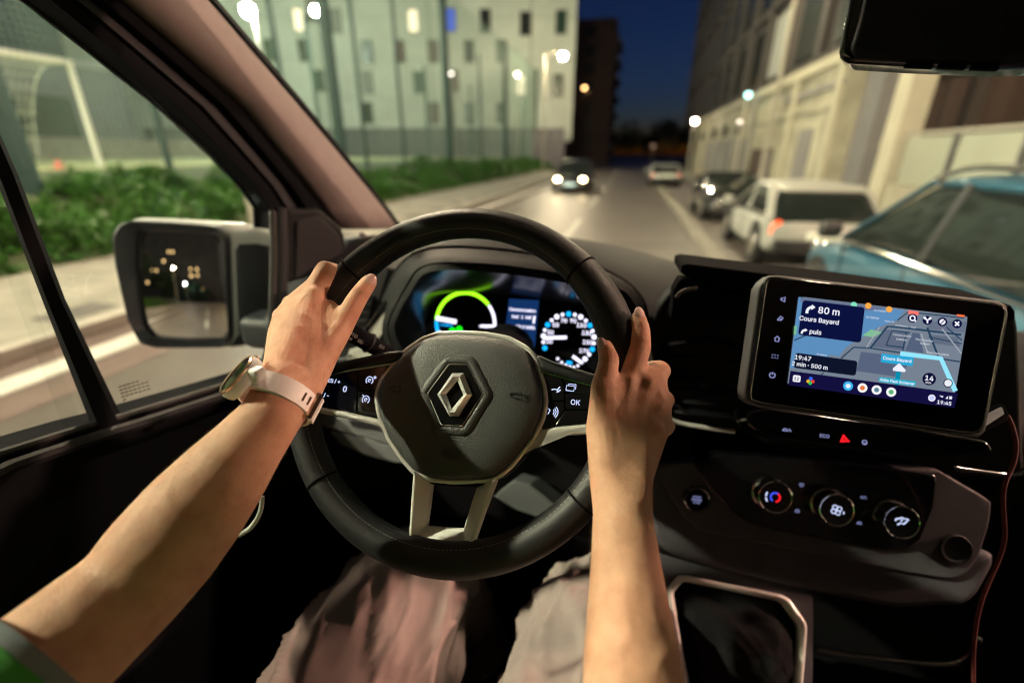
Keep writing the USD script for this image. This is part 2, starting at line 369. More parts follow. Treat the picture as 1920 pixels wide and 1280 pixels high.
part(gl, 'crossbar', cyl((gx, gy - gw - .06, gz + 2.48), (gx, gy + .06, gz + 2.48), .055, n=12), 'white_steel')
for y in (gy, gy - gw):
    part(gl, 'net_stay', tube(spline([(gx, y, gz + 2.45), (gx - 1.0, y, gz + 2.35), (gx - 1.9, y, gz + 1.2), (gx - 2.2, y, gz)], 14), .014), 'net_white')
q = []
side = lambda s: spline([(gx, 0, gz + 2.45), (gx - 1.0, 0, gz + 2.3), (gx - 1.8, 0, gz + 1.1), (gx - 2.2, 0, gz)], 24)
sp_ = side(0)
for y in np.arange(gy - gw, gy, .16): q.append(tube(sp_ + V(0, y, 0), .008, 4))
for p in sp_[::2]: q.append(tube(np.array([[p[0], gy - gw, p[2]], [p[0], gy, p[2]]]), .008, 4))
part(gl, 'net', q, 'net_white', smooth=False, kind='stuff')
cn = thing('training_cone', 'small red cone lying on the pitch in front of the goal', 'cone', (-13.2, 8.75, PZ))
part(cn, 'cone_body', cyl((-13.2, 8.75, PZ), (-13.2, 8.75, PZ + .2), .1, .02, 14), 'matte_red'); part(cn, 'cone_base', box((-13.2, 8.75, PZ + .008), (.24, .24, .015)), 'matte_red')
# banner wall and dark backdrop beyond the pitch
sw = thing('stand_wall', 'pale low boundary wall on the far side of the pitch', 'wall', (-38, 20, PZ))
for k in range(9): part(sw, 'wall_panel', rbox((-38.2, -8 + 5.2 * k, PZ), (-38, -2.85 + 5.2 * k, PZ + 1.35), .03, 8), 'paving')
st = thing('sports_hall', 'long dark sports hall behind the pitch with a flat roof', 'building', (-46, 20, PZ))
part(st, 'hall_wall', box2((-56, -25, PZ), (-46, 38, PZ + 7)), 'grey_wall'); part(st, 'roof_edge', box2((-56.5, -25.5, PZ + 7), (-45.6, 38.5, PZ + 7.5)), 'grey_panel')
for k in range(7): part(st, 'bay', box2((-46, -20 + 8 * k, PZ + .4), (-45.9, -15 + 8 * k, PZ + 4.6)), 'window_dark')

# white apartment block, its facade square to the eye's line, and the grey base wall before it
BD = 62.0
def bw(u, d, z): return CH * d + CR * u + V(0, 0, z)       # u to the right, d away
FB = Fr(bw(0, BD, 0), CR, CZ)
bl = thing('apartment_building', 'white apartment block with small staggered windows, behind the green fence', 'building', bw(-14, BD, 0))
def bbox(u0, u1, d0, d1, z0, z1):
    c = [bw(u, d, z) for z in (z0, z1) for u, d in ((u0, d0), (u1, d0), (u1, d1), (u0, d1))]
    return np.array(c), np.array([(0, 3, 2), (0, 2, 1), (4, 5, 6), (4, 6, 7)] + [t for i in range(4) for t in ((i, (i + 1) % 4, 4 + (i + 1) % 4), (i, 4 + (i + 1) % 4, 4 + i))])
part(bl, 'wall', bbox(-52, 7.35, BD, BD + 14, 3.2, 26), 'white_render')
part(bl, 'ground_floor', bbox(-50, 6.6, BD + .8, BD + 13, 0, 3.2), 'grey_wall')
kx = BD / (FPX * math.cos(PITCH) + (640 - 160) * 0 + 352 * math.sin(PITCH))     # about metres per pixel on the facade
wins = [(690, 97, 'window_green'), (750, 97, 'window_red'), (812, 97, 'window_red'), (880, 97, 'window_dark'), (940, 97, 'window_green'), (775, 40, 'window_lit'), (845, 38, 'window_blue'), (985, 45, 'window_dark'), (1052, 42, 'window_green'),
        (785, 155, 'window_green'), (1046, 160, 'window_green'), (850, 152, 'window_red'), (976, 160, 'window_lit'), (815, 212, 'window_red'), (880, 212, 'window_green'), (570, 95, 'window_dark'), (630, 40, 'shutter'), (560, 38, 'window_lit'), (505, 95, 'window_green'), (600, 152, 'window_green'), (690, 212, 'window_dark'), (940, 212, 'window_green'), (585, 20, 'window_red'), (690, 155, 'shutter'), (910, 40, 'window_dark')]
for px_, py_, m_ in wins:
    c = FB.p2(px_, py_); w_, h_ = .62, 1.15
    wn = grp(bl, 'window'); F2 = Fr(FB.w(c)[0] - CH * .02, CR, CZ)
    part(wn, 'frame', frame_ring(F2, rounded([(-w_, -h_), (w_, -h_), (w_, h_), (-w_, h_)], 0, 40), rounded([(-w_ + .09, -h_ + .09), (w_ - .09, -h_ + .09), (w_ - .09, h_ - .09), (-w_ + .09, h_ - .09)], 0, 40), [(0, 0), (0, .1), (1, .1), (1, 0)]), 'window_frame')
    part(wn, 'pane', extrude(F2, [(-w_ + .05, -h_ + .05), (w_ - .05, -h_ + .05), (w_ - .05, h_ - .05), (-w_ + .05, h_ - .05)], -.02, .03), m_)
    part(wn, 'sill', bbox(c[0] - w_ - .1, c[0] + w_ + .1, BD - .22, BD, c[1] - h_ - .08, c[1] - h_), 'shutter')
for k in range(8): part(bl, 'storey_joint', bbox(-52, 7.4, BD - .03, BD, 3.2 + 4.1 * k - .05 + .6, 3.2 + 4.1 * k + .6), 'shutter')
for u in (-35, -22.5, -9.5, 2.2): part(bl, 'downpipe', cyl(bw(u, BD - .1, 3.2), bw(u, BD - .1, 26), .06, n=8), 'grey_panel')
gw_ = thing('base_wall', 'dark grey slatted wall in front of the white apartment block', 'wall', bw(-10, BD - 6, 0))
for k in range(46): part(gw_, 'panel', bbox(-41 + k * 1.02, -41 + k * 1.02 + .98, BD - 6.05 + (k % 3) * .03, BD - 5.9, 0, 4.35 + .03 * (k % 2)), 'grey_wall')
sg = thing('site_sign', 'small pale yellow sign fixed to the dark grey wall', 'sign', FB.w(FB.p2(795, 263))[0])
F2 = Fr(atd(795, 263, 60.0 * .93), CR, CZ); part(sg, 'board', plate(F2, [(-1.15, -.42), (1.15, -.42), (1.15, .42), (-1.15, .42)], bev(0, .06, .02), .06, 40), 'beige_trim'); part(sg, 'bracket', extrude(F2, [(-.9, -.5), (-.8, -.5), (-.8, .5), (-.9, .5)], -.06, -.001), 'lamp_body')

# brick block further on, and the tower on the right with its dark glazing
bk = thing('brick_building', 'dark brick block with balconies, past the white building at the end of the street', 'building', (-12, 100, 0))
part(bk, 'wall', box2((-22, 98, 0), (-4.6, 118, 24)), 'dark_brick')
for k in range(7):
    part(bk, 'balcony', box2((-4.6, 99, 2.6 + 3 * k), (-3.5, 112, 2.8 + 3 * k)), 'grey_panel')
    for j in range(3): part(bk, 'window', box2((-20 + 5 * j, 97.9, 3.2 + 3 * k), (-18 + 5 * j, 98, 5 + 3 * k)), 'window_dark')
tw = thing('tower_building', 'tall dark building above the beige wall on the right, with wide glazing', 'building', (14, 40, 0))
part(tw, 'wall', box2((6.4, 12.4, 4.6), (24, 68, 26)), 'dark_facade')
for k in range(5):
    part(tw, 'floor_band', box2((6.15, 12.4, 4.62 + 3.6 * k), (6.4, 68, 4.95 + 3.6 * k)), 'dark_facade')
    for j in range(13):
        y0 = 13.2 + 4.2 * j; m_ = 'window_dark'
        if (k, j) in ((0, 3),): m_ = 'shutter'
        part(tw, 'window', box2((6.28, y0, 5.2 + 3.6 * k), (6.4, y0 + 2.9, 7.75 + 3.6 * k)), m_)
    for j in range(14): part(tw, 'pier', box2((6.1, 12.5 + 4.2 * j, 4.96 + 3.6 * k), (6.4, 12.95 + 4.2 * j, 8.2 + 3.6 * k)), 'dark_facade' if j else 'grey_panel')
bb = thing('beige_building', 'low beige building with a flat parapet along the right pavement', 'building', (8, 30, 0))
part(bb, 'wall', box2((WALL, 16.3, 0), (9, 48, 4.15)), 'beige_wall'); part(bb, 'parapet', box2((WALL - .12, 13.2, 4.15), (9, 48.1, 4.45)), 'beige_trim')
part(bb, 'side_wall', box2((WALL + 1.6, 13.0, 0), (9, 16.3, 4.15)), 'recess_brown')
part(bb, 'string_course', box2((WALL - .06, 16.3, 3.55), (WALL, 22, 3.7)), 'grey_panel')
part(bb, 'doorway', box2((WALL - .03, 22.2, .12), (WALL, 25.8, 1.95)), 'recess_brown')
part(bb, 'door_leaf', box2((WALL - .06, 22.4, .12), (WALL - .03, 23.6, 1.8)), 'grey_panel')
for y in (17.9, 27.5, 31, 34.5, 38): part(bb, 'panel', box2((WALL - .05, y, .5), (WALL, y + (1.25 if y < 20 else 2.6), 2.5)), 'grey_panel')
for y in (16.35, 20.3, 26.6, 41.5): part(bb, 'pilaster', box2((WALL - .10, y, .12), (WALL, y + .35, 4.15)), 'beige_trim')
for y in np.arange(17.2, 48, 3.1): part(bb, 'wall_joint', box2((WALL - .004, y, .12), (WALL, y + .03, 4.1)), 'dark_stone')
part(bb, 'gutter_pipe', cyl((WALL - .16, 26.1, .1), (WALL - .16, 26.1, 4.4), .06, n=10), 'grey_panel'); part(bb, 'cable', tube(np.array([[WALL - .03, y, 3.0 + .06 * math.sin(y * 2)] for y in np.linspace(16.4, 48, 60)]), .02, 6), 'lamp_body')
for y in (28.8, 33.2, 37.6, 44): part(bb, 'window', box2((WALL - .02, y, 2.75), (WALL, y + 1.6, 3.4)), 'window_dark')
part(bb, 'recess_pier', box2((WALL + .5, 15.2, 0), (WALL + 1.6, 16.3, 4.15)), 'grey_panel')
part(bb, 'column', box2((WALL - .05, 12.55, 0), (WALL + .4, 13.15, 4.15)), 'beige_trim'); part(bb, 'mullion', box2((WALL + .9, 14.2, 0), (WALL + 1.05, 14.35, 4.1)), 'beige_trim')
part(bb, 'transom', box2((WALL + .8, 13.2, 1.9), (WALL + .95, 16.2, 2.1)), 'beige_trim')
gb = thing('grey_annex', 'grey stepped annex behind the frosted railing on the right', 'building', (10, 8, 0))
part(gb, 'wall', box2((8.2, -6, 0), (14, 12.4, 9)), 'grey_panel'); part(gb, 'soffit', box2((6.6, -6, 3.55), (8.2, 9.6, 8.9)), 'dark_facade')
part(gb, 'window', box2((8.1, 3, 1.2), (8.2, 8, 3.2)), 'window_dark')
fr_ = thing('frosted_railing', 'long railing of frosted panels on a low beige wall, on the right', 'railing', (WALL, 6, 0))
part(fr_, 'low_wall', box2((WALL, -8, 0), (WALL + .25, 12.4, 1.12)), 'beige_wall'); part(fr_, 'top_rail', box2((WALL + .08, -8, 2.1), (WALL + .17, 12.4, 2.17)), 'pole_grey')
for k, y in enumerate(np.arange(-8, 12.4, 1.7)):
    part(fr_, 'panel', box2((WALL + .10, y + .06, 1.14), (WALL + .13, y + 1.60, 2.07)), 'frosted'); part(fr_, 'post', box2((WALL + .06, y - .04, 1.12), (WALL + .16, y + .04, 2.1)), 'lamp_body')

# trees at the end of the street and behind the van
def tree(x, y, h, r, seed, label, n=2600, group=None, size=.34, z=0):
    rg = np.random.default_rng(seed); t = thing('tree', label, 'tree', (x, y, z), group)
    part(t, 'trunk', tube(spline([(x, y, z - .1), (x + .1, y, z + h * .25), (x - .05, y + .1, z + h * .5), (x + .1, y, z + h * .8)], 10), np.linspace(.025 * h, .008 * h, 10), 8), 'trunk')
    cs = [V(x, y, z + h * .62) + rg.normal(size=3) * V(.45, .45, .3) * r for _ in range(11)]
    P = np.vstack([c + (lambda d: d / np.linalg.norm(d, axis=1, keepdims=True) * rg.uniform(.3, 1, (len(d), 1)) ** .5 * r * rg.uniform(.35, .6))(rg.normal(size=(n // 11, 3))) for c in cs])
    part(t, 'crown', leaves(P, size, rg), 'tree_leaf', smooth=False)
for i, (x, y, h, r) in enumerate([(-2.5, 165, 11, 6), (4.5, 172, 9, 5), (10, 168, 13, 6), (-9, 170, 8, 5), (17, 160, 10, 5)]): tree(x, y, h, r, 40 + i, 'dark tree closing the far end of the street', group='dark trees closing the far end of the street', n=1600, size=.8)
for i, (x, y, h, r) in enumerate([(-24, -4, 9, 4), (-28, 6, 10, 4.5), (-31, 15, 9, 4.5)]): tree(x, y, h, r, 60 + i, ['leafy tree beyond the goal, left behind the door window', 'tall leafy tree standing behind the football goal', 'broad leafy tree past the far end of the goal'][i], size=.45, z=PZ)
for i, (x, y, h, r) in enumerate([(-13, -14, 8, 4.0), (-14, -24, 9, 4.5), (-15, -35, 9, 4.5), (-10, -48, 8, 4), (-5, -62, 7, 4), (-20, -44, 10, 5)]): tree(x, y, h, r, 80 + i, 'dark tree behind the van, seen only in the door mirror', group='dark trees seen in the door mirror', size=.5, n=3000)
bh = thing('rear_building', 'dark building with lit orange windows, seen in the door mirror', 'building', (-6, -75, 0))
part(bh, 'wall', box2((-34, -86, 0), (18, -76, 34)), 'dark_facade')
for x, z in ((-24, 15), (-20, 11.5), (-18.3, 11.5), (-15.5, 15), (-22, 7), (-6.0, 12.5), (-6.0, 10.2), (-3.9, 12.5), (-3.9, 10.2), (-8.6, 5.6), (-2.6, 5.0), (-27, 4.6), (-12, 18.5), (-13.5, 18.5)):
    part(bh, 'window', box2((x - .35, -76, z - .4), (x + .35, -75.9, z + .4)), 'window_orange')

# ---------------------------------------------------------------- street lamps and floodlights
def lamp(name, label, P, r, L, col, cat='street lamp', base=0.0, pole=True, arm=None, group=None):
    P = V(*P); t = thing(name, label, cat, (P[0], P[1], base), group)
    mn = f'lamp_light_{len(M)}'; emat(mn, col, L)
    foot = P if arm is None else P + V(*arm)
    if pole: part(t, 'pole', cyl((foot[0], foot[1] + r * 1.2, base), (foot[0], foot[1] + r * 1.2, P[2] + r * .9), .10, .065, 10), 'pole_grey')
    if arm is not None: part(t, 'arm', tube(np.array([[foot[0], foot[1] + r * 1.2, P[2] + r * .9], [(foot[0] + P[0]) / 2, P[1] + r * .6, P[2] + r * 1.3], [P[0], P[1], P[2] + r * 1.15]]), .035, 8), 'pole_grey')
    part(t, 'housing', loft([ring(P + V(0, 0, z * r), V(0, 0, 1), q * r, 20) for z, q in ((1.3, .3), (1.15, .9), (.8, 1.15), (.62, 1.16))]), 'lamp_body')
    s = trimesh.creation.icosphere(2, r); s.apply_translation(P); part(t, 'light', s, mn); return t
LAMPS = dict(left=(13000, (.98, .94, .64)), right=(1500, (1.0, .72, .50)), wall=(5200, (1.0, .56, .41)), flood=(1150, (.86, 1.0, .82)))
lamp('street_lamp', 'tall lamp on the pitch side, just behind the door of the van', (-13.9, -2.7, 10.4), .24, *LAMPS['left'], base=PZ)
lamp('street_lamp', 'street lamp on an arm above the parked cars, nearest the van', (4.7, 3.5, 9.0), .2, *LAMPS['right'])
lamp('street_lamp', 'street lamp on a high arm in front of the beige wall', (3.4, 21.4, 10.6), .22, 2700, (1.0, .84, .52), arm=(1.8, 0, 0))
lamp('wall_lamp', 'round pinkish lamp on a short post behind the frosted railing, beside the van', (5.95, 1.7, 3.55), .1, *LAMPS['wall'], cat='lamp')
lamp('street_lamp', 'street lamp on an arm over the left pavement, ahead of the door mirror', (-6.4, 8.5, 9.6), .2, 5600, (1.0, .80, .55), arm=(-1.6, 0, 0))
lamp('street_lamp', 'street lamp on an arm over the far left pavement', (-6.6, 46, 9.6), .22, 2600, (1.0, .80, .52), arm=(-1.6, 0, 0))
for Y, px_ in ((22, (465, 20)), (31, (592, 20))): lamp('floodlight', ['large bright floodlight at the left edge of the windscreen', 'second bright floodlight, right of the largest one'][Y > 25], ony(*px_, Y), .26, *LAMPS['flood'], cat='floodlight', base=PZ)
lamp('floodlight', 'floodlight on the far side of the pitch before the white building', (-33, 40, 15), .3, 1800, LAMPS['flood'][1], cat='floodlight', base=PZ)
for Y, px_, col, L, r, lb in ((52, (970, 140), (1, .85, .5), 45, .17, 'yellow lamp before the right half of the white building'), (50, (846, 138), (1, .92, .8), 9, .16, 'faint white lamp beside the middle fence post'), (95, (1096, 165), (1, .55, .2), 10, .3, 'small orange lamp before the dark brick block'),
                             (38, (1303, 227), (1, .80, .66), 40, .17, 'pinkish lamp low on a pole by the far end of the beige wall'), (26, (1403, 178), (.45, .95, .85), 6, .13, 'teal lamp above the beige parapet')):
    lamp('street_lamp', lb, ony(*px_, Y), r, L, col)
lamp('street_lamp', 'street lamp over the pavement behind the van', (-6.8, -13, 9.2), .2, 3200, (1.0, .84, .6), arm=(-1.4, 0, 0))
for i, (x, y, z, c) in enumerate([(-9.5, -26, 6.5, 0), (-7, -40, 7.5, 0), (2.6, -30, 7, 0), (3, -50, 7, 0), (-6.5, -58, 6, 1)]):
    lamp('street_lamp', 'lit street lamp behind the van, seen in the door mirror', (x, y, z), .16, 1500, [(1, .66, .35), (.9, 1, 1)][c], group='street lamps behind the van')

# ---------------------------------------------------------------- cars
def superell(hw, z0, z1, n=28, p=4.0):
    t = np.arange(n) * 2 * np.pi / n; c, s = np.cos(t), np.sin(t)
    return np.stack([hw * np.sign(c) * np.abs(c) ** (2 / p), (z0 + z1) / 2 + (z1 - z0) / 2 * np.sign(s) * np.abs(s) ** (2 / p)], 1)
def car(name, label, paint, x, y, L, W, Hh, kind, lights_on=False, faces=1, extra=None):
    """The car's middle at (x, y); faces = 1: its front points along +y. kind: 'hatch' or 'saloon'."""
    t = thing(name, label, 'car', (x, y, 0)); hw = W / 2
    P = lambda a: np.stack([x + faces * a[:, 0], y + faces * a[:, 1], a[:, 2]], 1)
    def st(yy, hw_, z0, z1, p): q = superell(hw_, z0, z1, 28, p); return P(np.stack([q[:, 0], np.full(28, yy), q[:, 1]], 1))
    def st2(yy, wb, wt, z0, z1): q = superell(1.0, z0, z1, 36, 7); k = (q[:, 1] - z0) / (z1 - z0); return P(np.stack([q[:, 0] * (wb + (wt - wb) * k), np.full(36, yy), q[:, 1]], 1))
    belt = Hh * .62; R, F_ = -L / 2, L / 2
    rear_h = belt + .02 if kind == 'hatch' else belt - .04
    body = [(R, .62 * hw, .42, rear_h - .22), (R + .05, .88 * hw, .32, rear_h - .08), (R + .22, .97 * hw, .24, rear_h), (R + .9, hw, .2, belt + .01), (0, hw, .19, belt), (F_ - 1.25, hw, .19, belt - .03), (F_ - .8, .98 * hw, .2, belt - .10), (F_ - .3, .93 * hw, .22, belt - .2), (F_ - .08, .84 * hw, .27, belt - .28), (F_, .66 * hw, .34, belt - .36)]
    part(t, 'body', fixwind(loft([st(*b, 5) for b in body])), paint)
    zb = belt - .06
    gr = [(R + .10, .90, .86, belt + .02), (R + .48, .91, .79, Hh - .13), (R + .82, .92, .75, Hh - .03), (-.1, .93, .76, Hh), (F_ - 2.0, .93, .76, Hh - .05), (F_ - 1.5, .92, .84, belt + .24), (F_ - 1.0, .90, .88, belt - .02)]
    if kind != 'hatch': gr[0] = (R + .5, .88, .85, belt - .01); gr[1] = (R + .95, .90, .80, Hh - .16); gr[2] = (R + 1.4, .92, .77, Hh - .04)
    part(t, 'window_glass', fixwind(loft([st2(y_, p_ * hw, q_ * hw, zb, z_) for y_, p_, q_, z_ in gr])), 'car_glass')
    ra, rb = gr[1][0], F_ - 1.95
    roof = [st(yy, w_ * 1.05, Hh - .11, zt + .014, 3.2) for yy, w_, zt in ((ra, .66 * hw, Hh - .10), (ra + .3, .72 * hw, Hh - .02), (-.1, .74 * hw, Hh + .005), (rb - .2, .72 * hw, Hh - .02), (rb, .66 * hw, Hh - .08))]
    part(t, 'roof', fixwind(loft(roof)), paint)
    def pil(s, pts, r): return fixwind(tube(P(np.array([(s * a, b, c) for a, b, c in pts])), r, 8, flat=.6))
    for s in (-1, 1):
        part(t, 'pillar', pil(s, [(.90 * hw, F_ - 1.02, belt - .04), (.855 * hw, F_ - 1.5, belt + .22), (.755 * hw, F_ - 2.0, Hh - .06)], .032), paint)
        part(t, 'pillar', pil(s, [(.92 * hw, -.15, belt - .05), (.765 * hw, -.2, Hh - .05)], .04), 'car_trim' if kind != 'hatch' else paint)
        part(t, 'pillar', pil(s, [(.885 * hw, gr[0][0] + .12, belt - .05), (.83 * hw, gr[1][0] + .06, Hh - .2), (.745 * hw, gr[2][0], Hh - .06)], .085), paint)
        part(t, 'waist_trim', fixwind(tube(P(np.array([(s * .965 * hw, F_ - 1.2, belt - .045), (s * .985 * hw, 0, belt - .012), (s * .97 * hw, R + .5, belt)])), .012, 6)), 'chrome' if paint == 'car_blue' else 'car_trim')
        part(t, 'wing_mirror', fixwind(rbox((x + s * (hw + .11) - .10, y + faces * (F_ - 1.2) - .06, belt - .02), (x + s * (hw + .11) + .10, y + faces * (F_ - 1.2) + .08, belt + .14), .05)), paint if paint != 'car_blue' else 'car_trim')
        part(t, 'door_handle', rbox((x + s * hw - .012, y + faces * -.55 - .09, belt - .16), (x + s * hw + .018, y + faces * -.55 + .09, belt - .12), .012), 'chrome')
        for yy in (F_ - .78, R + .72):
            c = V(x + s * (hw - .09), y + faces * yy, .31); w_ = grp(t, 'wheel')
            part(w_, 'arch', cyl(c + V(-s * .05, 0, .03), c + V(s * .092, 0, .03), .37, n=28), 'rubber')
            part(w_, 'tyre', cyl(c + V(-s * .09, 0, 0), c + V(s * .105, 0, 0), .31, .30, 28), 'rubber')
            part(w_, 'rim', cyl(c + V(s * .1, 0, 0), c + V(s * .112, 0, 0), .2, .19, 28), 'alloy')
            for k in range(5): a = k * 2 * math.pi / 5; part(w_, 'spoke', box(c + V(s * .114, .1 * math.cos(a), .1 * math.sin(a)), (.01, .18, .05), np.array([[1, 0, 0], [0, math.cos(a), -math.sin(a)], [0, math.sin(a), math.cos(a)]])), 'chrome')
    for s in (-1, 1):
        part(t, 'door_gap', fixwind(tube(P(np.array([(s * hw * .999, F_ - 1.35, .35), (s * hw * 1.001, F_ - 1.3, belt - .06)])), .007, 5)), 'rubber'); part(t, 'door_gap', fixwind(tube(P(np.array([(s * hw * 1.001, -.2, .35), (s * hw * 1.002, -.15, belt - .06)])), .007, 5)), 'rubber')
        hl = V(x + faces * s * .68 * hw, y + faces * (F_ - .03), belt - .30)
        sp_ = trimesh.creation.icosphere(2, 1); sp_.apply_scale([.13, .07, .075]); sp_.apply_translation(hl); part(t, 'headlight', sp_, 'headlight' if lights_on else 'chrome')
        sp_ = trimesh.creation.icosphere(2, 1); sp_.apply_scale([.10, .07, .17]); sp_.apply_translation(V(x + faces * s * .80 * hw, y + faces * (R + .12), rear_h - .20)); part(t, 'tail_light', sp_, 'tail_red')
    part(t, 'bumper', rbox((x - .86 * hw, y + faces * R - .05, .28), (x + .86 * hw, y + faces * R + .12, .5), .05), 'car_trim')
    part(t, 'bumper', rbox((x - .80 * hw, y + faces * F_ - .06, .22), (x + .80 * hw, y + faces * F_ + .05, .42), .05), 'car_trim')
    part(t, 'number_plate', rbox((x - .26, y + faces * (R - .05) - .02, .52), (x + .26, y + faces * (R - .05) + .02, .63), .008), 'plate_white')
    part(t, 'number_plate', rbox((x - .26, y + faces * (F_ + .05) - .02, .33), (x + .26, y + faces * (F_ + .05) + .02, .44), .008), 'plate_lit' if lights_on else 'plate_white')
    return t
car('parked_car', 'dark oncoming car with both headlights shining, on the left lane', 'car_black', -2.75, 25.1, 4.2, 1.78, 1.47, 'hatch', True, -1)
car('parked_car', 'silver car parked far down the right side, short of the lamp', 'car_silver', 2.0, 31.2, 4.3, 1.75, 1.2, 'saloon')
car('parked_car', 'black car with glinting trim parked behind the white hatchback', 'car_black', 2.95, 15.8, 4.0, 1.72, 1.22, 'saloon', faces=-1)
wc = car('parked_car', 'white hatchback with dark rear window parked on the right', 'car_white', 2.98, 9.95, 3.9, 1.64, 1.30, 'hatch')
bc = car('parked_car', 'blue car with bright chrome waistline parked nearest on the right', 'car_blue', 3.0, 4.2, 4.5, 1.8, 1.60, 'saloon')
for s in (-1, 1): part(bc, 'roof_rail', tube(spline([(3.0 + s * .66, 2.7, 1.54), (3.0 + s * .66, 3.3, 1.64), (3.0 + s * .66, 4.2, 1.64), (3.0 + s * .66, 4.5, 1.54)], 14), .022), 'chrome')
fg = thing('traffic_sign', 'small round red and white sign at the far end of the right lane', 'sign', (3.0, 78, 0))
part(fg, 'pole', cyl((3.0, 78, 0), (3.0, 78, 2.9), .04, n=8), 'pole_grey'); part(fg, 'plate', cyl((3.0, 77.9, 2.7), (3.0, 77.95, 2.7), .42, n=20), 'matte_red'); part(fg, 'centre', cyl((3.0, 77.86, 2.7), (3.0, 77.9, 2.7), .28, n=20), 'white_steel')
# ================================================================ VAN INTERIOR
def lin(r, g, b): return tuple((c / 255 / 12.92 if c <= 10 else ((c / 255 + .055) / 1.055) ** 2.4) for c in (r, g, b))
def ecol(name, rgb, s=1.0): emat(name, lin(*rgb), s)
mat('black_plastic', (.010, .010, .012), .6, spec=.2, bump=('noise', 900, .25, .0006))
mat('dash_plastic', (.014, .0135, .016), .62, spec=.12, bump=('noise', 700, .35, .0008))
mat('console_plastic', (.07, .066, .08), .62, spec=.3, bump=('noise', 900, .3, .0006), var=.1, vscale=30)
mat('leather', (.010, .010, .012), .52, spec=.4, bump=('noise', 260, .25, .0012))
mat('hub_leather', (.043, .045, .046), .48, bump=('voronoi', 620, .55, .0008))
mat('gloss_black', (.004, .004, .005), .09, coat=.6)
mat('soft_black', (.006, .006, .0075), .9, spec=.03)
mat('satin_silver', (.66, .65, .63), .32, metal=.45)
mat('bright_chrome', (.85, .84, .82), .07, metal=1)
mat('smoked_chrome', (.30, .30, .30), .16, metal=1)
mat('pillar_trim', (.17, .14, .135), .8, bump=('noise', 500, .2, .0008), var=.06, vscale=40)
mat('frame_grey', (.026, .025, .029), .65, spec=.2)
mat('headliner', (.40, .38, .36), .9)
mat('knee_grey', (.12, .125, .13), .6, bump=('noise', 600, .25, .0006))
mat('stitch', (.55, .55, .52), .7)
mat('van_paint', (.60, .64, .61), .35, metal=.1, coat=.5)
mat('frame_silver', (.80, .79, .77), .34, metal=.2)
mat('mirror_black', (.016, .019, .023), .5, spec=.3)
mat('knee_dark', (.06, .065, .07), .7)
M['mirror_glass'] = usdkit.material(stage, '/World/Looks/mirror_glass', {'g': ('glossy_bsdf', dict(color=(.8, .82, .82), roughness=.0))}, [], surface='g.BSDF')
glassmat('window_glass', (.93, .95, .94), 1.3); glassmat('windscreen_glass', (.95, .97, .96), 1.25); glassmat('lens', (.97, .97, .98), 1.25)
mat('cavity_black', (.035, .035, .04), .20, spec=.9)
mat('hood_plastic', (.008, .008, .009), .6, spec=.18, bump=('noise', 700, .3, .0008))
mat('emblem_chrome', (.80, .80, .80), .16, metal=.55)
mat('seat_cloth', (.02, .02, .022), .95)
mat('gaiter', (.005, .005, .006), .85, spec=.08, bump=('noise', 300, .3, .001))
mat('etched', (.02, .02, .02), .9)
mat('lit_trim', (.42, .42, .38), .5, bump=('noise', 250, .5, .001))
ecol('icon_white', (205, 215, 255), 1.1); ecol('icon_dim', (150, 155, 210), .8); ecol('icon_red', (255, 30, 40), 1.1); ecol('icon_blue', (70, 90, 255), 1.0)
ecol('dial_white', (235, 232, 255), 1.78); ecol('dial_green', (150, 245, 30), 2.14); ecol('dial_blue', (20, 160, 235), 1.85); ecol('dial_violet', (40, 20, 235), 1.71); ecol('dial_panel', (22, 58, 112), .8); ecol('lamp_green', (20, 235, 20), 1.5)

van = thing('van', 'van cabin with black dashboard, door and pillar, surrounding the driver', 'van', (0, 0, 0))
def vp(name, mesh, mat_, parent=None, **k): return part(parent or van, name, mesh, mat_, **k)

# ---- steering wheel
sw_ = grp(van, 'steering_wheel')
T_ = math.radians(32.7); WR = .178
WH = Fr((-.164, .407, 1.527), (1, 0, 0), (0, math.sin(T_), math.cos(T_)))
th = np.arange(220) * 2 * np.pi / 220
def rim_r(t):
    d = np.degrees(t) % 360; g = lambda c, w: np.exp(-((d - c + 180) % 360 - 180) ** 2 / (2 * w * w))
    return .0165 + .0032 * g(28, 16) + .0032 * g(152, 16) + .0012 * g(270, 40)
rr_ = []
for t in th:
    e = WH.a * math.cos(t) + WH.u * math.sin(t); c = WH.O + e * WR; r = rim_r(t); q = np.arange(24) * 2 * np.pi / 24
    rr_.append(c + r * (np.outer(np.cos(q), e) + np.outer(np.sin(q) * 1.06, WH.n)))
vp('rim', fixwind(loft(rr_, loop=True)), 'leather', sw_, smooth=True)
for px_ in ((650, 492), (1088, 508), (606, 902), (1095, 945)):
    q = WH.p2(*px_); t0 = math.atan2(q[1], q[0]); e = WH.a * math.cos(t0) + WH.u * math.sin(t0); tt = -WH.a * math.sin(t0) + WH.u * math.cos(t0)
    ang = np.arange(28) * 2 * np.pi / 28; c = WH.O + e * WR; r = rim_r(t0) + .0002
    vp('seam', tube(c + r * (np.outer(np.cos(ang), e) + np.outer(np.sin(ang) * 1.06, WH.n)), .0012, 6, closed=True), 'soft_black', sw_)
sts = []
for k in range(230):
    t = k * 2 * np.pi / 230; e = WH.a * math.cos(t) + WH.u * math.sin(t); tt = -WH.a * math.sin(t) + WH.u * math.cos(t); r = rim_r(t) + .0001; f_ = math.radians(48)
    c = WH.O + e * WR + r * (-e * math.cos(f_) + WH.n * math.sin(f_)); sts.append(box(c, (.0026, .0008, .0007), np.stack([tt, e, WH.n], 1)))
vp('stitching', [to_vf(s) for s in sts], 'stitch', sw_, smooth=False, kind='stuff')
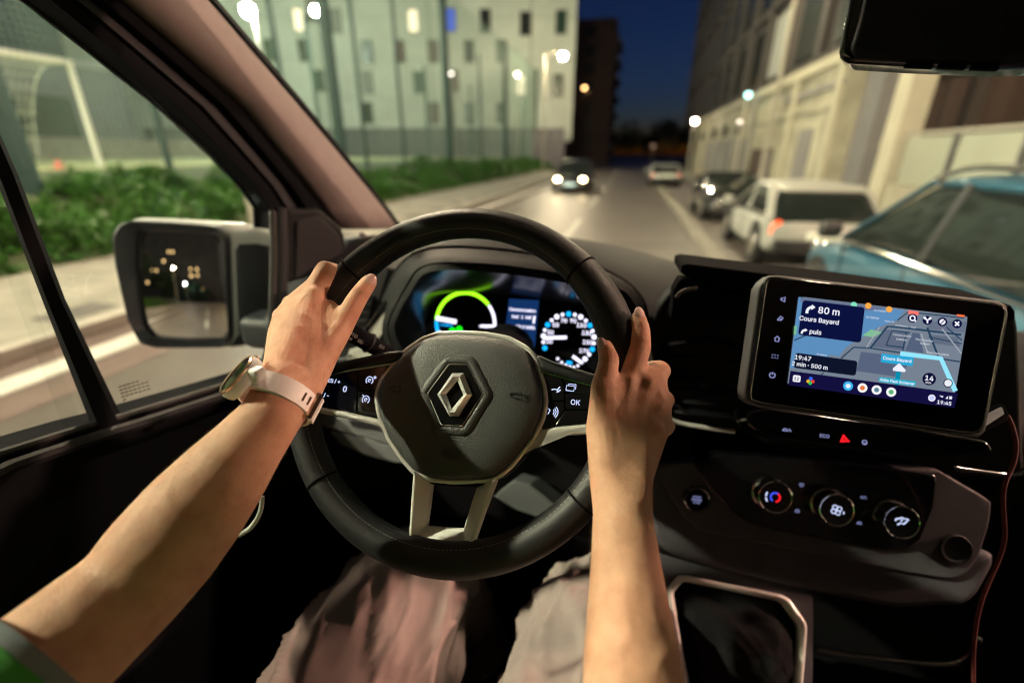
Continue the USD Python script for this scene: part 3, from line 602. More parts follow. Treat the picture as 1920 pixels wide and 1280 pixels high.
hub_px = [(819, 628), (792, 637), (761, 658), (717, 709), (705, 739), (711, 776), (729, 821), (755, 859), (776, 883), (804, 895), (849, 899), (905, 897), (928, 892), (957, 868), (995, 821), (1013, 784), (1019, 752), (1015, 722), (1001, 679), (986, 656), (950, 636), (905, 628), (860, 626)]
HP = polar(rounded(WH.px(hub_px), .022, 300), 140)
HC = HP.mean(0); HR = np.linalg.norm(HP - HC, axis=1).mean()
def hubr(d, h): return WH.w(HC + (HP - HC) * (1 - d / HR), h)
vp('hub_cover', fixwind(loft([hubr(*q) for q in [(.004, -.05), (.001, -.012), (0, -.003), (.0008, .0008), (.003, .0038), (.008, .0072), (.016, .0098), (.026, .0113), (.038, .0122), (.055, .0126)]])), 'hub_leather', sw_, smooth=True)
vp('hub_trim', tube(WH.w(inset(HP, -.0022), -.005), .0030, 10, closed=True), 'satin_silver', sw_)
vp('hub_base', fixwind(plate(WH, HP, [(.02, -.09), (.0, -.05), (-.006, -.03), (-.006, -.010)], 0, 140)), 'black_plastic', sw_)
hx = [(842, 684), (875, 684), (903, 739), (867, 797), (828, 795), (803, 737)]
EH = WH.px(hx, .014)
EC = EH.mean(0)
def hexo(d, r=.003): return polar_at(rounded(np.array(Polygon(EH).buffer(d, join_style=1).exterior.coords)[:-1], r, 300), EC, 144)
vp('emblem_surround', fixwind(frame_ring(WH, hexo(.011), hexo(.0015), [(0, .011), (.15, .0138), (.5, .0152), (.85, .0150), (1, .0135), (1, .010), (0, .009)])), 'hub_leather', sw_, smooth=True)
vp('emblem_plate', fixwind(plate(WH, EH, bev(.008, .0145, .001), .003, 90)), 'gloss_black', sw_)
vp('emblem_edge', tube(WH.w(hexo(.0010), .0146), .0009, 6, closed=True), 'bright_chrome', sw_)
do = WH.px([(847, 699), (868, 699), (884, 739), (859, 780), (842, 780), (819, 739)], .018); di = WH.px([(855, 714), (857, 714), (868, 740), (847, 765), (845, 765), (835, 738)], .018)
mid = do * .52 + di * .48
vp('emblem', fixwind(loft([WH.w(do, .0145), WH.w(do, .0165), WH.w(mid, .0205), WH.w(di, .0165), WH.w(di, .0145)], loop=True)), 'emblem_chrome', sw_, smooth=False)
def wt(s, px_, hgt, h, m_='icon_white', bold=False, f=WH, p=None): vp('lettering', text(f, s, f.p2(*px_, h), hgt, h + .0001, .0003, bold), m_, p or sw_, smooth=False)
vp('embossing', text(WH, 'SRP', WH.p2(843, 848, .0126), .0075, .0120, .0010, True), 'hub_leather', sw_, smooth=False)
vp('embossing', text(WH, 'AIRBAG', WH.p2(845, 858, .0126), .0030, .0120, .0010, True), 'hub_leather', sw_, smooth=False)
for c, s in (((742, 730), 1), ((968, 742), -1)):     # small moulded horn symbols
    q = WH.p2(*c, .011); vp('embossing', band(WH, q + np.array([[-.006, .002], [0, .0028], [.005, .004], [.006, -.003], [0, -.0022], [-.006, -.0015], [-.006, .002]]), .0009, .0118, depth=.0008), 'black_plastic', sw_)
# spokes
def poly(name, px_, m_, h0, h1, b=.0012, r=.002, f=WH, p=None, n=80, **k): return vp(name, fixwind(plate(f, f.px(px_, h1), bev(h0, h1, b), r, n)), m_, p or sw_, **k)
LP = [(578, 728), (599, 709), (640, 697), (734, 681), (716, 704), (704, 737), (711, 784), (640, 769), (575, 757)]
RP = [(1013, 696), (1111, 722), (1105, 795), (1007, 803), (1018, 768), (1024, 738), (1020, 712)]
poly('spoke_base', [(570, 735), (600, 705), (735, 678), (760, 700), (760, 790), (715, 792), (570, 763)], 'soft_black', -.030, -.008)
poly('spoke_base', [(990, 690), (1116, 718), (1110, 800), (1000, 808), (980, 770)], 'soft_black', -.030, -.008)
def cells(base, cuts, nm):
    B = Polygon(WH.px(base, -.004)).buffer(-.0003)
    for c in cuts:
        g_ = B.intersection(Polygon(WH.px(c, -.004))).buffer(-.0005, join_style=2)
        if g_.is_empty: continue
        if g_.geom_type != 'Polygon': g_ = max(g_.geoms, key=lambda x: x.area)
        vp(nm, fixwind(plate(WH, np.array(g_.exterior.coords)[:-1], bev(-.012, -.004, .0008), .0008, 70)), 'gloss_black', sw_)
cells(LP, [[(560, 690), (622, 690), (618, 728), (560, 728)], [(560, 728), (618, 728), (612, 790), (560, 790)], [(622, 690), (672, 685), (668, 780), (612, 780), (618, 728)], [(672, 675), (760, 660), (760, 732), (670, 732)], [(670, 732), (760, 732), (760, 800), (668, 800)]], 'button')
cells(RP, [[(1000, 680), (1041, 690), (1057, 716), (1059, 752), (1000, 752)], [(1041, 690), (1041, 680), (1130, 710), (1130, 736), (1070, 740), (1057, 716)], [(1059, 738), (1130, 736), (1130, 768), (1059, 768)], [(1000, 752), (1059, 752), (1059, 768), (1036, 800), (1000, 820)], [(1059, 768), (1130, 768), (1130, 800), (1036, 802)]], 'button')
poly('spoke_bar', [(560, 722), (600, 688), (660, 672), (716, 660), (762, 654), (740, 677), (690, 687), (640, 694), (602, 705), (575, 728)], 'leather', -.02, .002, .004, .003)
poly('spoke_bar', [(1000, 660), (1040, 678), (1120, 702), (1116, 722), (1060, 706), (1013, 692)], 'leather', -.02, .002, .004, .003)
vp('spoke_edge', tube(WH.w(spline(WH.px([(602, 707), (640, 696), (690, 688), (733, 681)]), 20), -.0025), .0011, 6), 'satin_silver', sw_)
vp('spoke_edge', tube(WH.w(WH.px([(1013, 695), (1060, 708), (1113, 723)]), -.0025), .0013, 6), 'bright_chrome', sw_)
poly('spoke_trim', [(575, 758), (640, 770), (711, 786), (722, 802), (700, 797), (640, 782), (575, 770)], 'satin_silver', -.02, -.003, .003, .001)
poly('spoke_trim', [(1008, 805), (1040, 800), (1108, 794), (1110, 814), (1060, 816), (1022, 822), (985, 850), (945, 882), (935, 888), (965, 862)], 'satin_silver', -.02, -.003, .003, .002)
# chrome U of the lower spoke
uo = WH.px([(774, 884), (769, 950), (765, 1016), (767, 1024), (774, 1029), (820, 1034), (867, 1038), (876, 1036), (882, 1029), (906, 960), (930, 897)], .004)
ui = WH.px([(809, 907), (804, 950), (799, 986), (799, 987.5), (800, 988), (835, 990), (868, 992), (869.5, 991), (870, 989), (882, 950), (894, 913)], -.014)
sec = []
for o, i in zip(uo, ui):
    d = (i - o) / np.linalg.norm(i - o)
    sec.append(np.vstack([WH.w(o, -.012), WH.w(o, .002), WH.w(o + d * .0012, .0038), WH.w(o + d * .0035, .0036), WH.w(o + d * .0048, .0022), WH.w(i, -.014), WH.w(i, -.022)]))
vp('lower_spoke', fixwind(loft(sec)), 'frame_silver', sw_, smooth=25)
poly('spoke_bridge', [(774, 884), (810, 897), (895, 899), (930, 893), (894, 914), (809, 908)], 'soft_black', -.03, -.004, .002, .001)
# symbols on the buttons
for s, p_, h_ in (('RES / +', (624, 714), .0042), ('SET / -', (603, 740), .0042), ('0', (647, 729), .0062), ('OK', (1079, 754), .0050)): wt(s, p_, h_, -.004, bold=True)
def sym(c, pl_, w=.0009, m_='icon_white', f=WH, h=-.0038, p=None, s=1.0):
    q = f.p2(*c, h); vp('symbol', [band(f, q + np.array(l) * s, w, h) for l in pl_], m_, p or sw_, smooth=False)
gauge_ = [arc2((0, 0), .0042, -50, 230, 20), arc2((0, 0), .0016, 0, 300, 12), [(0, 0), (.0012, .0016)]]
sym((693, 713), gauge_ + [arc2((.006, .004), .0012, 0, 360, 10)]); sym((686, 749), gauge_ + [[(-.005, .005), (-.003, .003)]])
sym((1040, 733), [arc2((0, -.003), .005, 30, 130, 12), [(.002, .001), (.005, .005)], [(.002, -.001), (.006, .002)]], .0012)
sym((1071, 727), [[(-.005, -.003), (.003, -.003), (.003, .002), (-.005, .002), (-.005, -.003)], [(-.003, .002), (-.003, .0038), (.0045, .0038), (.0045, -.001)]])
sym((1037, 772), [[(-.005, .003), (-.003, .001), (-.004, -.0005), (-.005, -.003)], arc2((-.002, 0), .003, -50, 50, 10), arc2((-.002, 0), .005, -50, 50, 10), arc2((-.002, 0), .007, -50, 50, 10)])
# column, stalk
cn_ = WH.O - WH.n * .10
vp('column_shroud', Manifold.batch_hull([Manifold.sphere(.045, 20).translate((WH.O - WH.n * .085 + d).tolist()) for d in (V(-.03, 0, 0), V(.03, 0, 0), V(0, .16, -.09), V(0, .16, -.02))]), 'soft_black')
sk = grp(van, 'light_stalk'); s0, s1 = atd(735, 668, .60), atd(640, 612, .555)
vp('stalk_arm', cyl(s0, s1, .0105, .0125, 20), 'soft_black', sk); dd = unit(s1 - s0)
vp('stalk_ring', cyl(s0 + dd * .035, s0 + dd * .037, .0135, n=20), 'frame_grey', sk); vp('stalk_tip', cyl(s1, s1 + dd * .012, .0125, .009, 20), 'black_plastic', sk)
SK = Fr(atd(672, 634, .545), unit(CR * .85 - CU * .5), unit(CU * .85 + CR * .5))
for s, p_ in (('AUTO', (660, 626)), ('OFF', (653, 634)), ('0D', (676, 640)), ('00', (716, 650))): vp('lettering', text(SK, s, SK.p2(*p_), .0038, 0, .0003, True), 'stitch', sk, smooth=False)

# ---- instrument cluster: hood, surround, dial plate
ic = grp(van, 'instrument_cluster')
def loopw(px_, y, n=150): return resample(spline(np.array([ony(a, b, y) for a, b in px_]), 260, True), n)
op = [(739, 615), (747, 589), (759, 565), (772, 546), (788, 520), (812, 508), (845, 506), (903, 509), (1010, 522), (1091, 536), (1140, 548), (1172, 575), (1182, 620), (1165, 690), (1100, 712), (1000, 712), (900, 712), (800, 695), (755, 655)]
lip = [(727, 615), (735, 585), (748, 560), (762, 535), (780, 508), (806, 495), (845, 492), (905, 494), (1010, 506), (1096, 520), (1152, 535), (1188, 568), (1198, 620), (1180, 700), (1110, 725), (1000, 725), (900, 725), (795, 708), (742, 660)]
lip2 = [(716, 615), (725, 580), (738, 550), (752, 520), (774, 494), (802, 482), (845, 478), (905, 481), (1010, 492), (1100, 507), (1160, 524), (1200, 562), (1210, 620), (1190, 708), (1115, 735), (1000, 735), (900, 735), (790, 716), (733, 664)]
rid = [(700, 620), (708, 580), (722, 545), (740, 510), (764, 482), (798, 466), (845, 461), (905, 463), (1010, 476), (1080, 490), (1150, 512), (1205, 560), (1216, 625), (1196, 716), (1118, 745), (1000, 745), (900, 745), (780, 725), (720, 670)]
L_ = [loopw(rid, .80), loopw(rid, .70), loopw(lip2, .69), loopw(lip2, .665), loopw(lip, .645), loopw(op, .640), loopw(op, .648)]
vp('hood', fixwind(loft(L_[:4] , False, False)), 'hood_plastic', ic, smooth=30)
vp('surround', fixwind(loft(L_[3:] , False, False)), 'hood_plastic', ic, smooth=30)
for k_ in (1, 4): vp('ridge', tube(L_[k_][::1], .0016, 6, closed=True), 'hood_plastic', ic)
CL = Fr(ony(930, 610, .70), (1, 0, 0), (0, math.sin(math.radians(16)), math.cos(math.radians(16))))
ip = [(797, 615), (800, 596), (806, 580), (814, 568), (824, 558), (836, 552), (852, 549), (903, 549), (1010, 561), (1091, 572), (1140, 580), (1168, 596), (1180, 630), (1165, 690), (1100, 714), (1000, 714), (900, 714), (830, 700), (803, 660)]
inner = CL.w(CL.px(ip), 0)
vp('cavity', fixwind(loft([L_[6], resample(spline(inner, 260, True), 150)], False, False)), 'cavity_black', ic, smooth=50)
vp('dial_plate', flatpoly(CL, CL.px([(a + (930 - a) * -.03, b + (620 - b) * -.03) for a, b in ip]), 0), 'soft_black', ic)
def cp(name, mesh, m_): return vp(name, mesh, m_, ic, smooth=False)
cA = CL.p2(873, 606); rA = np.linalg.norm(CL.p2(820, 603) - cA) * 1.01
cp('dial_ring', band(CL, arc2(cA, rA, 178, 42, 40), .0062, .002), 'dial_green'); cp('dial_ring', band(CL, arc2(cA, rA, 40, -14, 20), .0052, .002), 'dial_white'); cp('dial_ring', band(CL, arc2(cA, rA, 206, 180, 12), .0062, .002), 'dial_blue')
nl = lambda a, b, w, m_, nm='needle', h=.003: cp(nm, band(CL, CL.px([a, b]), w, h), m_)
nl((819, 596), (857, 603), .0075, 'dial_white'); nl((902, 611), (926, 611), .0045, 'dial_white', 'dial_mark')
def ct(s, p_, h_, m_='dial_white'): cp('lettering', text(CL, s, CL.p2(*p_), h_ * .8, .002, .0004, True), m_)
ct('CHARGE', (838, 609), .0050, 'dial_blue'); ct('POWER', (908, 612), .0042); ct('ECO', (824, 622), .005)
cp('telltale', disc(CL, CL.p2(849, 620.5), .0062, .002), 'lamp_green'); cp('telltale', disc(CL, CL.p2(862, 617), .0058, .0022), 'lamp_green')
cp('trip_screen', flatpoly(CL, CL.px([(955, 560), (1011, 563), (1003, 650), (944, 645)]), .0015), 'dial_panel')
ct('Consommation', (980, 581), .0058); ct('inst  1  kW', (979, 594), .0062); ct('moy 18.9 kWh', (976, 613), .0066); nl((1003, 592), (1001, 606), .003, 'dial_white', 'dial_mark')
cp('menu_bar', flatpoly(CL, CL.px([(943, 627), (992, 632), (991, 638), (942, 633)]), .0018), 'dial_violet')
for x_, y_ in ((950, 626), (963, 628), (975, 630), (989, 632), (967, 637)): cp('menu_icon', disc(CL, CL.p2(x_, y_), .0045, .0024, 12), 'dial_white')
cB = CL.p2(1066, 636); rB = np.linalg.norm(CL.p2(1019, 632) - cB)
nums = {0: '', 1: '10', 3: '30', 5: '50', 7: '70', 9: '90', 11: '110', 13: '130', 15: '150', 17: '170'}
for k in range(0, 19):
    a = 205 - k * 250 / 18; q = arc2(cB, rB, a, a, 1)[0]
    cp('dial_mark', disc(CL, q, .0030 if k % 2 else .0042, .002, 10), 'dial_blue' if k % 4 == 0 else 'dial_white')
    if nums.get(k): cp('lettering', text(CL, nums[k], arc2(cB, rB * .76, a, a, 1)[0], .0062, .002, .0004, True), 'dial_white')
nl((1019, 633), (1063, 632), .0052, 'dial_white')
cC = CL.p2(1068, 690); rC = np.linalg.norm(CL.p2(1045, 684) - cC)
for k in range(9): cp('dial_mark', disc(CL, arc2(cC, rC, 170 + k * 22, 170 + k * 22, 1)[0], .0022, .002, 10), 'dial_white')
for k in range(7): cp('dial_mark', disc(CL, CL.p2(1046 + k * 7.5, [672, 679, 684, 687, 688, 685, 679][k]), .0024, .002, 10), 'dial_white')
nl((1074, 667), (1092, 680), .005, 'dial_white'); cp('telltale', flatpoly(CL, CL.px([(1063, 676), (1073, 677), (1073, 683), (1062, 682)]), .002), 'dial_blue')

# ---- dashboard body
db = grp(van, 'dashboard')
xs = np.linspace(-.66, 1.45, 40)
def zr(x): return np.interp(x, [-.66, -.3, -.06, .05, .13, .3, .6, 1.45], [1.56, 1.60, 1.572, 1.552, 1.53, 1.47, 1.43, 1.42])
grid = []
for y, dz, ab in ((1.22, -.05, None), (1.05, -.005, None), (.95, 0, None), (.87, -.012, None), (.80, -.035, None), (.75, -.06, None), (.735, -.10, None), (.735, None, 1.30), (.72, None, 1.05), (.80, None, .55)):
    grid.append([V(x, y, (zr(x) + dz) if ab is None else ab) for x in xs])
vp('dash_body', sheet(grid), 'dash_plastic', db, smooth=45)
DP = Fr(V(.3, .70, 1.4), (1, 0, 0), (0, .12, .99))
poly('centre_stack', [(1262, 540), (1290, 512), (1430, 528), (1700, 560), (1912, 590), (1925, 900), (1500, 880), (1400, 812), (1270, 800), (1238, 765), (1222, 690), (1216, 620), (1235, 575)], 'black_plastic', -.05, 0, .008, .01, DP, db)
TP = Fr(V(.3, .66, 1.56), (1, 0, 0), (0, .06, 1))
poly('pod_top', [(1278, 493), (1430, 512), (1640, 537), (1905, 574), (1905, 603), (1880, 602), (1640, 566), (1430, 545), (1300, 523), (1276, 514)], 'soft_black', -.10, 0, .003, .002, TP, db)
vp('pod_edge', tube(spline(np.array([ony(a, b, .655) for a, b in ((1268, 557), (1275, 549), (1287, 543), (1308, 540))]), 16), .0028, 8), 'pillar_trim', db)
poly('pod_side', [(1262, 568), (1262, 545), (1276, 522), (1310, 526), (1330, 545), (1420, 560), (1430, 600), (1256, 600)], 'soft_black', -.04, 0, .004, .004, Fr(V(.3, .665, 1.5), (1, 0, 0), (0, .1, 1)), db)
VP_ = Fr(V(.12, .665, 1.47), (.99, -.1, 0), (0, .2, .98))
av = grp(van, 'air_vent')
vo = rounded(VP_.px([(1238, 655), (1330, 640), (1400, 660), (1396, 780), (1290, 770), (1252, 740)]), .006, 100)
vp('vent_frame', fixwind(frame_ring(VP_, np.array(Polygon(vo).buffer(.006).exterior.coords)[:-1] if False else inset(vo, -.006), vo, [(0, .0), (.3, .005), (.8, .005), (1, -.006), (1, -.02), (0, -.02)])), 'soft_black', av)
for k in range(6):
    ya = 665 + k * 21; vp('slat', tube(np.array([VP_.at(1246 + k * 3.5, ya, -.010), VP_.at(1330, ya + 7, -.008), VP_.at(1394, ya + 15, -.010)]), .0045, 6, flat=.35, up=(0, -.5, 1)), 'black_plastic', av)
vp('vent_tab', rbox(VP_.at(1322, 720, 0) - .006, VP_.at(1322, 720, 0) + .006, .002), 'black_plastic', av)
vp('trim_strip', tube(spline(np.array([ony(a, b, .655) for a, b in ((1213, 628), (1217, 660), (1224, 705), (1233, 745), (1247, 775), (1268, 790), (1310, 799), (1378, 809))]), 50), .0034, 10), 'satin_silver', db)
vp('trim_strip', tube(spline(np.array([ony(a, b, .60) for a, b in ((1787, 877), (1840, 884), (1890, 890), (1916, 886), (1928, 870))]), 24), .0028, 10), 'smoked_chrome', db)
# left end of the dash, vent and lit trim beside the cluster
LPn = Fr(V(-.42, .70, 1.5), (1, 0, 0), (0, .25, .97))
poly('side_panel', [(520, 690), (545, 600), (600, 545), (680, 500), (735, 500), (715, 560), (705, 620), (720, 680), (790, 730), (600, 780)], 'black_plastic', -.06, 0, .006, .006, LPn, db)
poly('trim_insert', [(747, 566), (733, 568), (694, 617), (689, 625), (711, 634), (728, 604)], 'lit_trim', 0, .006, .001, .001, LPn, db)
poly('trim_insert', [(655, 655), (690, 645), (722, 668), (650, 676)], 'lit_trim', 0, .006, .001, .001, LPn, db)
vp('trim_strip', tube(np.array([LPn.at(724, 562, .008), LPn.at(688, 612, .008)]), .0022, 8), 'smoked_chrome', db)
av2 = grp(van, 'air_vent')
for k in range(4): vp('slat', tube(np.array([LPn.at(650 + k * 3, 572 + 15 * k, .006), LPn.at(694 - k * 3, 570 + 15 * k, .006)]), .0035, 6, flat=.4, up=(0, 0, 1)), 'frame_grey', av2)
vp('vent_frame', tube(LPn.w(LPn.px([(645, 562), (705, 556), (690, 625), (640, 640)]), .006), .004, 8, closed=True), 'soft_black', av2)
vp('indicator_light', tube(spline(np.array([LPn.at(a, b, .01) for a, b in ((621, 664), (632, 672), (648, 672), (658, 665))]), 14), .0024, 8), 'knee_grey', db)
# lower left storage ledges and the knee panels
KP = Fr(V(-.35, .66, 1.3), (1, 0, 0), (0, .30, .95))
poly('storage_ledge', [(596, 776), (640, 779), (720, 800), (745, 838), (700, 826), (600, 798)], 'knee_grey', -.04, .004, .004, .003, KP, db)
poly('storage_lid', [(652, 786), (700, 796), (720, 808), (660, 800)], 'dash_plastic', .004, .008, .001, .001, KP, db)
poly('knee_panel', [(612, 806), (700, 824), (760, 842), (790, 872), (740, 868), (680, 852), (640, 835)], 'knee_grey', -.04, 0, .004, .003, KP, db)
KR = Fr(V(-.05, .66, 1.2), (.96, -.2, 0), (0, .35, .93))
poly('knee_panel', [(925, 930), (962, 900), (992, 908), (1046, 950), (1020, 975), (966, 956)], 'knee_dark', -.05, 0, .004, .002, KR, db)

# ---- touchscreen
ts = grp(van, 'touchscreen')
SC = Fr((.287, .558, 1.543), (.992, .096, -.086), (.043, .384, .922))
poly('bezel', [(1434, 530), (1444, 518), (1460, 519), (1872, 567), (1888, 574), (1889, 590), (1846, 806), (1832, 815), (1800, 813), (1420, 757), (1405, 750), (1404, 738)], 'gloss_black', -.018, -.0012, .002, .004, SC, ts)
poly('screen_housing', [(1424, 536), (1440, 516), (1460, 515), (1880, 564), (1893, 574), (1894, 592), (1850, 812), (1835, 822), (1800, 818), (1415, 762), (1398, 752), (1396, 735)], 'knee_grey', -.03, -.008, .004, .005, SC, ts)
bz = rounded(SC.px([(1438, 530), (1448, 521), (1460, 521), (1870, 570), (1885, 576), (1886, 590), (1843, 803), (1830, 811), (1800, 809), (1422, 754), (1408, 747), (1408, 738)]), .003, 120)
vp('bezel_edge', tube(SC.w(bz, -.0014), .0007, 6, closed=True), 'smoked_chrome', ts)
Z8 = lambda p: [(1440 + a * .208333, 540 + b * .208333) for a, b in p]
lay = [0.0]
def sp(name, pts, rgb, s=1.0, r=0, n=0):
    lay[0] += .00004; key = 'screen_%d_%d_%d' % rgb
    if key not in M: ecol(key, rgb, s)
    vp(name, flatpoly(SC, SC.px(Z8(pts)), lay[0], r, n), key, ts, smooth=False)
def sl(name, pts, w, rgb, sp_=False):
    lay[0] += .00004; key = 'screen_%d_%d_%d' % rgb
    if key not in M: ecol(key, rgb, 1.0)
    q = SC.px(Z8(pts)); q = spline(q, 30) if sp_ else q
    vp(name, band(SC, q, w, lay[0], depth=.00002), key, ts, smooth=False)
def stx(s, c, h_, rgb=(240, 242, 255), bold=True):
    lay[0] += .00004; key = 'screen_%d_%d_%d' % rgb
    if key not in M: ecol(key, rgb, 1.0)
    vp('lettering', text(SC, s, SC.px(Z8([c]))[0], h_ * .82, lay[0], .00003, bold), key, ts, smooth=False)
def sd(name, c, r, rgb):
    lay[0] += .00004; key = 'screen_%d_%d_%d' % rgb
    if key not in M: ecol(key, rgb, 1.0)
    vp(name, disc(SC, SC.px(Z8([c]))[0], r, lay[0], 28), key, ts, smooth=False)
sp('display', [(275, 75), (1800, 255), (1660, 1075), (175, 870)], (118, 130, 146), r=.002, n=80)
sp('map_water', [(275, 80), (1230, 200), (1160, 290), (1000, 350), (740, 505), (690, 545), (640, 612), (560, 600), (400, 720), (195, 720)], (92, 142, 190))
sp('map_block', [(300, 85), (1100, 180), (900, 205), (285, 120)], (104, 116, 146))
sp('map_block', [(940, 530), (1062, 372), (1270, 392), (1222, 562)], (96, 106, 128)); sp('map_block', [(1232, 562), (1300, 400), (1362, 408), (1400, 585)], (84, 98, 124)); sp('map_block', [(795, 745), (835, 572), (1242, 622), (1250, 705), (1150, 795)], (88, 100, 126))
sp('map_block', [(1440, 420), (1700, 440), (1735, 530), (1500, 500)], (98, 108, 128)); sp('map_block', [(1420, 300), (1790, 300), (1770, 400), (1440, 370)], (104, 114, 134))
sp('map_park', [(848, 425), (925, 372), (1030, 398), (945, 442)], (130, 190, 150)); sp('map_park', [(235, 340), (258, 340), (250, 420), (230, 420)], (120, 190, 140))
for w_, l_ in ((.0022, [(918, 540), (1072, 345), (1180, 352), (1735, 420)]), (.0016, [(655, 632), (768, 532), (920, 540), (1725, 662)]), (.0022, [(1430, 355), (1530, 622)]), (.0014, [(1060, 515), (1112, 382), (1275, 402)]), (.0014, [(1210, 560), (1240, 395)]), (.0014, [(1060, 515), (1225, 535)]), (.0014, [(232, 470), (340, 425)]), (.0014, [(1160, 290), (1260, 215), (1760, 270)]), (.0014, [(1600, 350), (1740, 470)]), (.0012, [(470, 780), (500, 760)]), (.0012, [(1440, 440), (1740, 500)])): sl('map_road', l_, w_, (38, 66, 92))
for w_, l_ in ((.0012, [(1560, 365), (1735, 590)]), (.0012, [(1372, 410), (1430, 580)]), (.0010, [(880, 535), (1000, 350)])): sl('map_road', l_, w_, (165, 172, 182))
for s, c, h_ in (('Rue Denuzière', (1522, 588), .0030), ('Conservatoire', (1200, 425), .0026), ('Sablière', (1195, 462), .0026), ('Place Denise', (1400, 468), .0026), ('Guibert', (1405, 500), .0026), ('Usine de', (1085, 300), .0022), ('Confluence - Quai', (1230, 345), .0022), ('la Saône', (935, 265), .0030), ('la Saône', (480, 598), .0024), ('du Forum', (1000, 205), .0026)): stx(s, c, h_, (222, 226, 238), False)
for c, rgb in (((895, 160), (255, 170, 70)), ((1082, 192), (255, 170, 70)), ((765, 152), (130, 225, 190))): sd('map_marker', c, .0034, rgb)
sp('map_marker', [(1255, 200), (1350, 212), (1345, 245), (1252, 235)], (255, 120, 110)); sp('map_marker', [(1690, 235), (1760, 244), (1755, 262), (1688, 254)], (255, 110, 60))
sl('route', [(1180, 588), (1545, 632), (1675, 925)], .0052, (150, 232, 255))
sp('street_label', [(1012, 588), (1302, 622), (1292, 702), (1004, 665)], (40, 168, 215), r=.001, n=60); stx('Cours Bayard', (1152, 645), .0042)
sp('route', [(1140, 750), (1190, 756), (1165, 875), (1128, 868)], (10, 140, 175)); sp('street_label', [(992, 798), (1322, 838), (1315, 882), (986, 840)], (30, 175, 205), r=.001, n=60); stx('Allée Paul Scherrer', (1152, 840), .0036)
sp('position_arrow', [(1170, 672), (1228, 735), (1222, 755), (1115, 742), (1112, 722)], (240, 240, 255), r=.0012, n=60)
sp('route_card', [(305, 108), (862, 175), (826, 492), (262, 420)], (12, 18, 62), r=.003, n=80); stx('80 m', (540, 208), .0088); stx('Cours Bayard', (450, 295), .0060); stx('puis', (418, 400), .0060)
sl('turn_arrow', [(340, 228), (352, 190), (385, 172), (402, 172)], .0030, (240, 242, 255), True); sp('turn_arrow', [(388, 148), (418, 175), (380, 198)], (240, 242, 255))
sl('turn_arrow', [(294, 410), (302, 388), (322, 378), (334, 378)], .0022, (240, 242, 255), True); sp('turn_arrow', [(326, 362), (346, 380), (320, 394)], (240, 242, 255))
sp('arrival_card', [(240, 580), (796, 655), (778, 788), (218, 715)], (14, 20, 42), r=.003, n=80); stx('19:47', (305, 628), .0058); stx('2 min · 500 m', (366, 695), .0054)
sp('app_bar', [(192, 742), (1695, 942), (1660, 1075), (175, 870)], (20, 16, 62))
sp('app_icon', [(218, 778), (286, 788), (280, 846), (212, 838)], (240, 240, 250), r=.0015, n=60); stx('12', (248, 813), .0042, (20, 20, 50))
for c, rgb in (((374, 812), (50, 110, 255)), ((352, 836), (235, 180, 40)), ((392, 838), (235, 60, 50)), ((368, 852), (50, 190, 90))): sd('app_icon', c, .0020, rgb)
for c, rgb, in_ in (((708, 878), (60, 180, 240), (235, 245, 255)), ((836, 895), (250, 245, 245), (235, 120, 60)), ((962, 913), (245, 245, 250), (90, 130, 150)), ((1092, 932), (245, 245, 250), (90, 180, 110)), ((1455, 985), (235, 232, 255), (200, 205, 250))):
    sd('app_icon', c, .0052 if c[0] < 1400 else .0038, rgb); sd('app_symbol', c, .0026, in_)
stx('19:45', (1566, 1028), .0048); sp('status_icon', [(1520, 962), (1560, 968), (1548, 982)], (235, 235, 255)); sp('status_icon', [(1575, 990), (1600, 965), (1598, 994)], (235, 235, 255)); sp('status_icon', [(1612, 968), (1636, 972), (1632, 998), (1608, 994)], (235, 235, 255))
sd('speed_badge', (1430, 815), .0070, (14, 16, 52)); stx('14', (1432, 808), .0066); stx('km/h', (1422, 848), .0022)
sd('recentre_button', (1598, 852), .0048, (14, 16, 52)); sd('recentre_button', (1598, 852), .0038, (235, 240, 245))
for k, c in enumerate(((1280, 272), (1412, 290), (1545, 305), (1675, 322))):
    sd('map_button', c, .0050, (14, 16, 58)); cc = np.array(c, float)
    if k == 0: sl('map_symbol', [tuple(cc + 22 * np.array([math.cos(t), math.sin(t)])) for t in np.linspace(0, 6.28, 20)], .0015, (240, 240, 255)); sl('map_symbol', [tuple(cc + 14), tuple(cc + 30)], .0017, (240, 240, 255))
    elif k == 1: sl('map_symbol', [tuple(cc + (0, 28)), tuple(cc + (0, 2)), tuple(cc + (-24, -20))], .0017, (240, 240, 255)); sl('map_symbol', [tuple(cc + (0, 2)), tuple(cc + (24, -16))], .0017, (240, 240, 255)); sd('map_symbol', tuple(cc + (-24, -20)), .0015, (240, 240, 255)); sd('map_symbol', tuple(cc + (24, -16)), .0015, (240, 240, 255))
    elif k == 2: sd('map_symbol', c, .0031, (240, 240, 255)); sl('map_symbol', [tuple(cc + (-18, 20)), tuple(cc + (20, -18))], .0009, (14, 16, 58))
    else: sl('map_symbol', [tuple(cc + (-18, -18)), tuple(cc + (18, 18))], .0017, (240, 240, 255)); sl('map_symbol', [tuple(cc + (-18, 18)), tuple(cc + (18, -18))], .0017, (240, 240, 255))
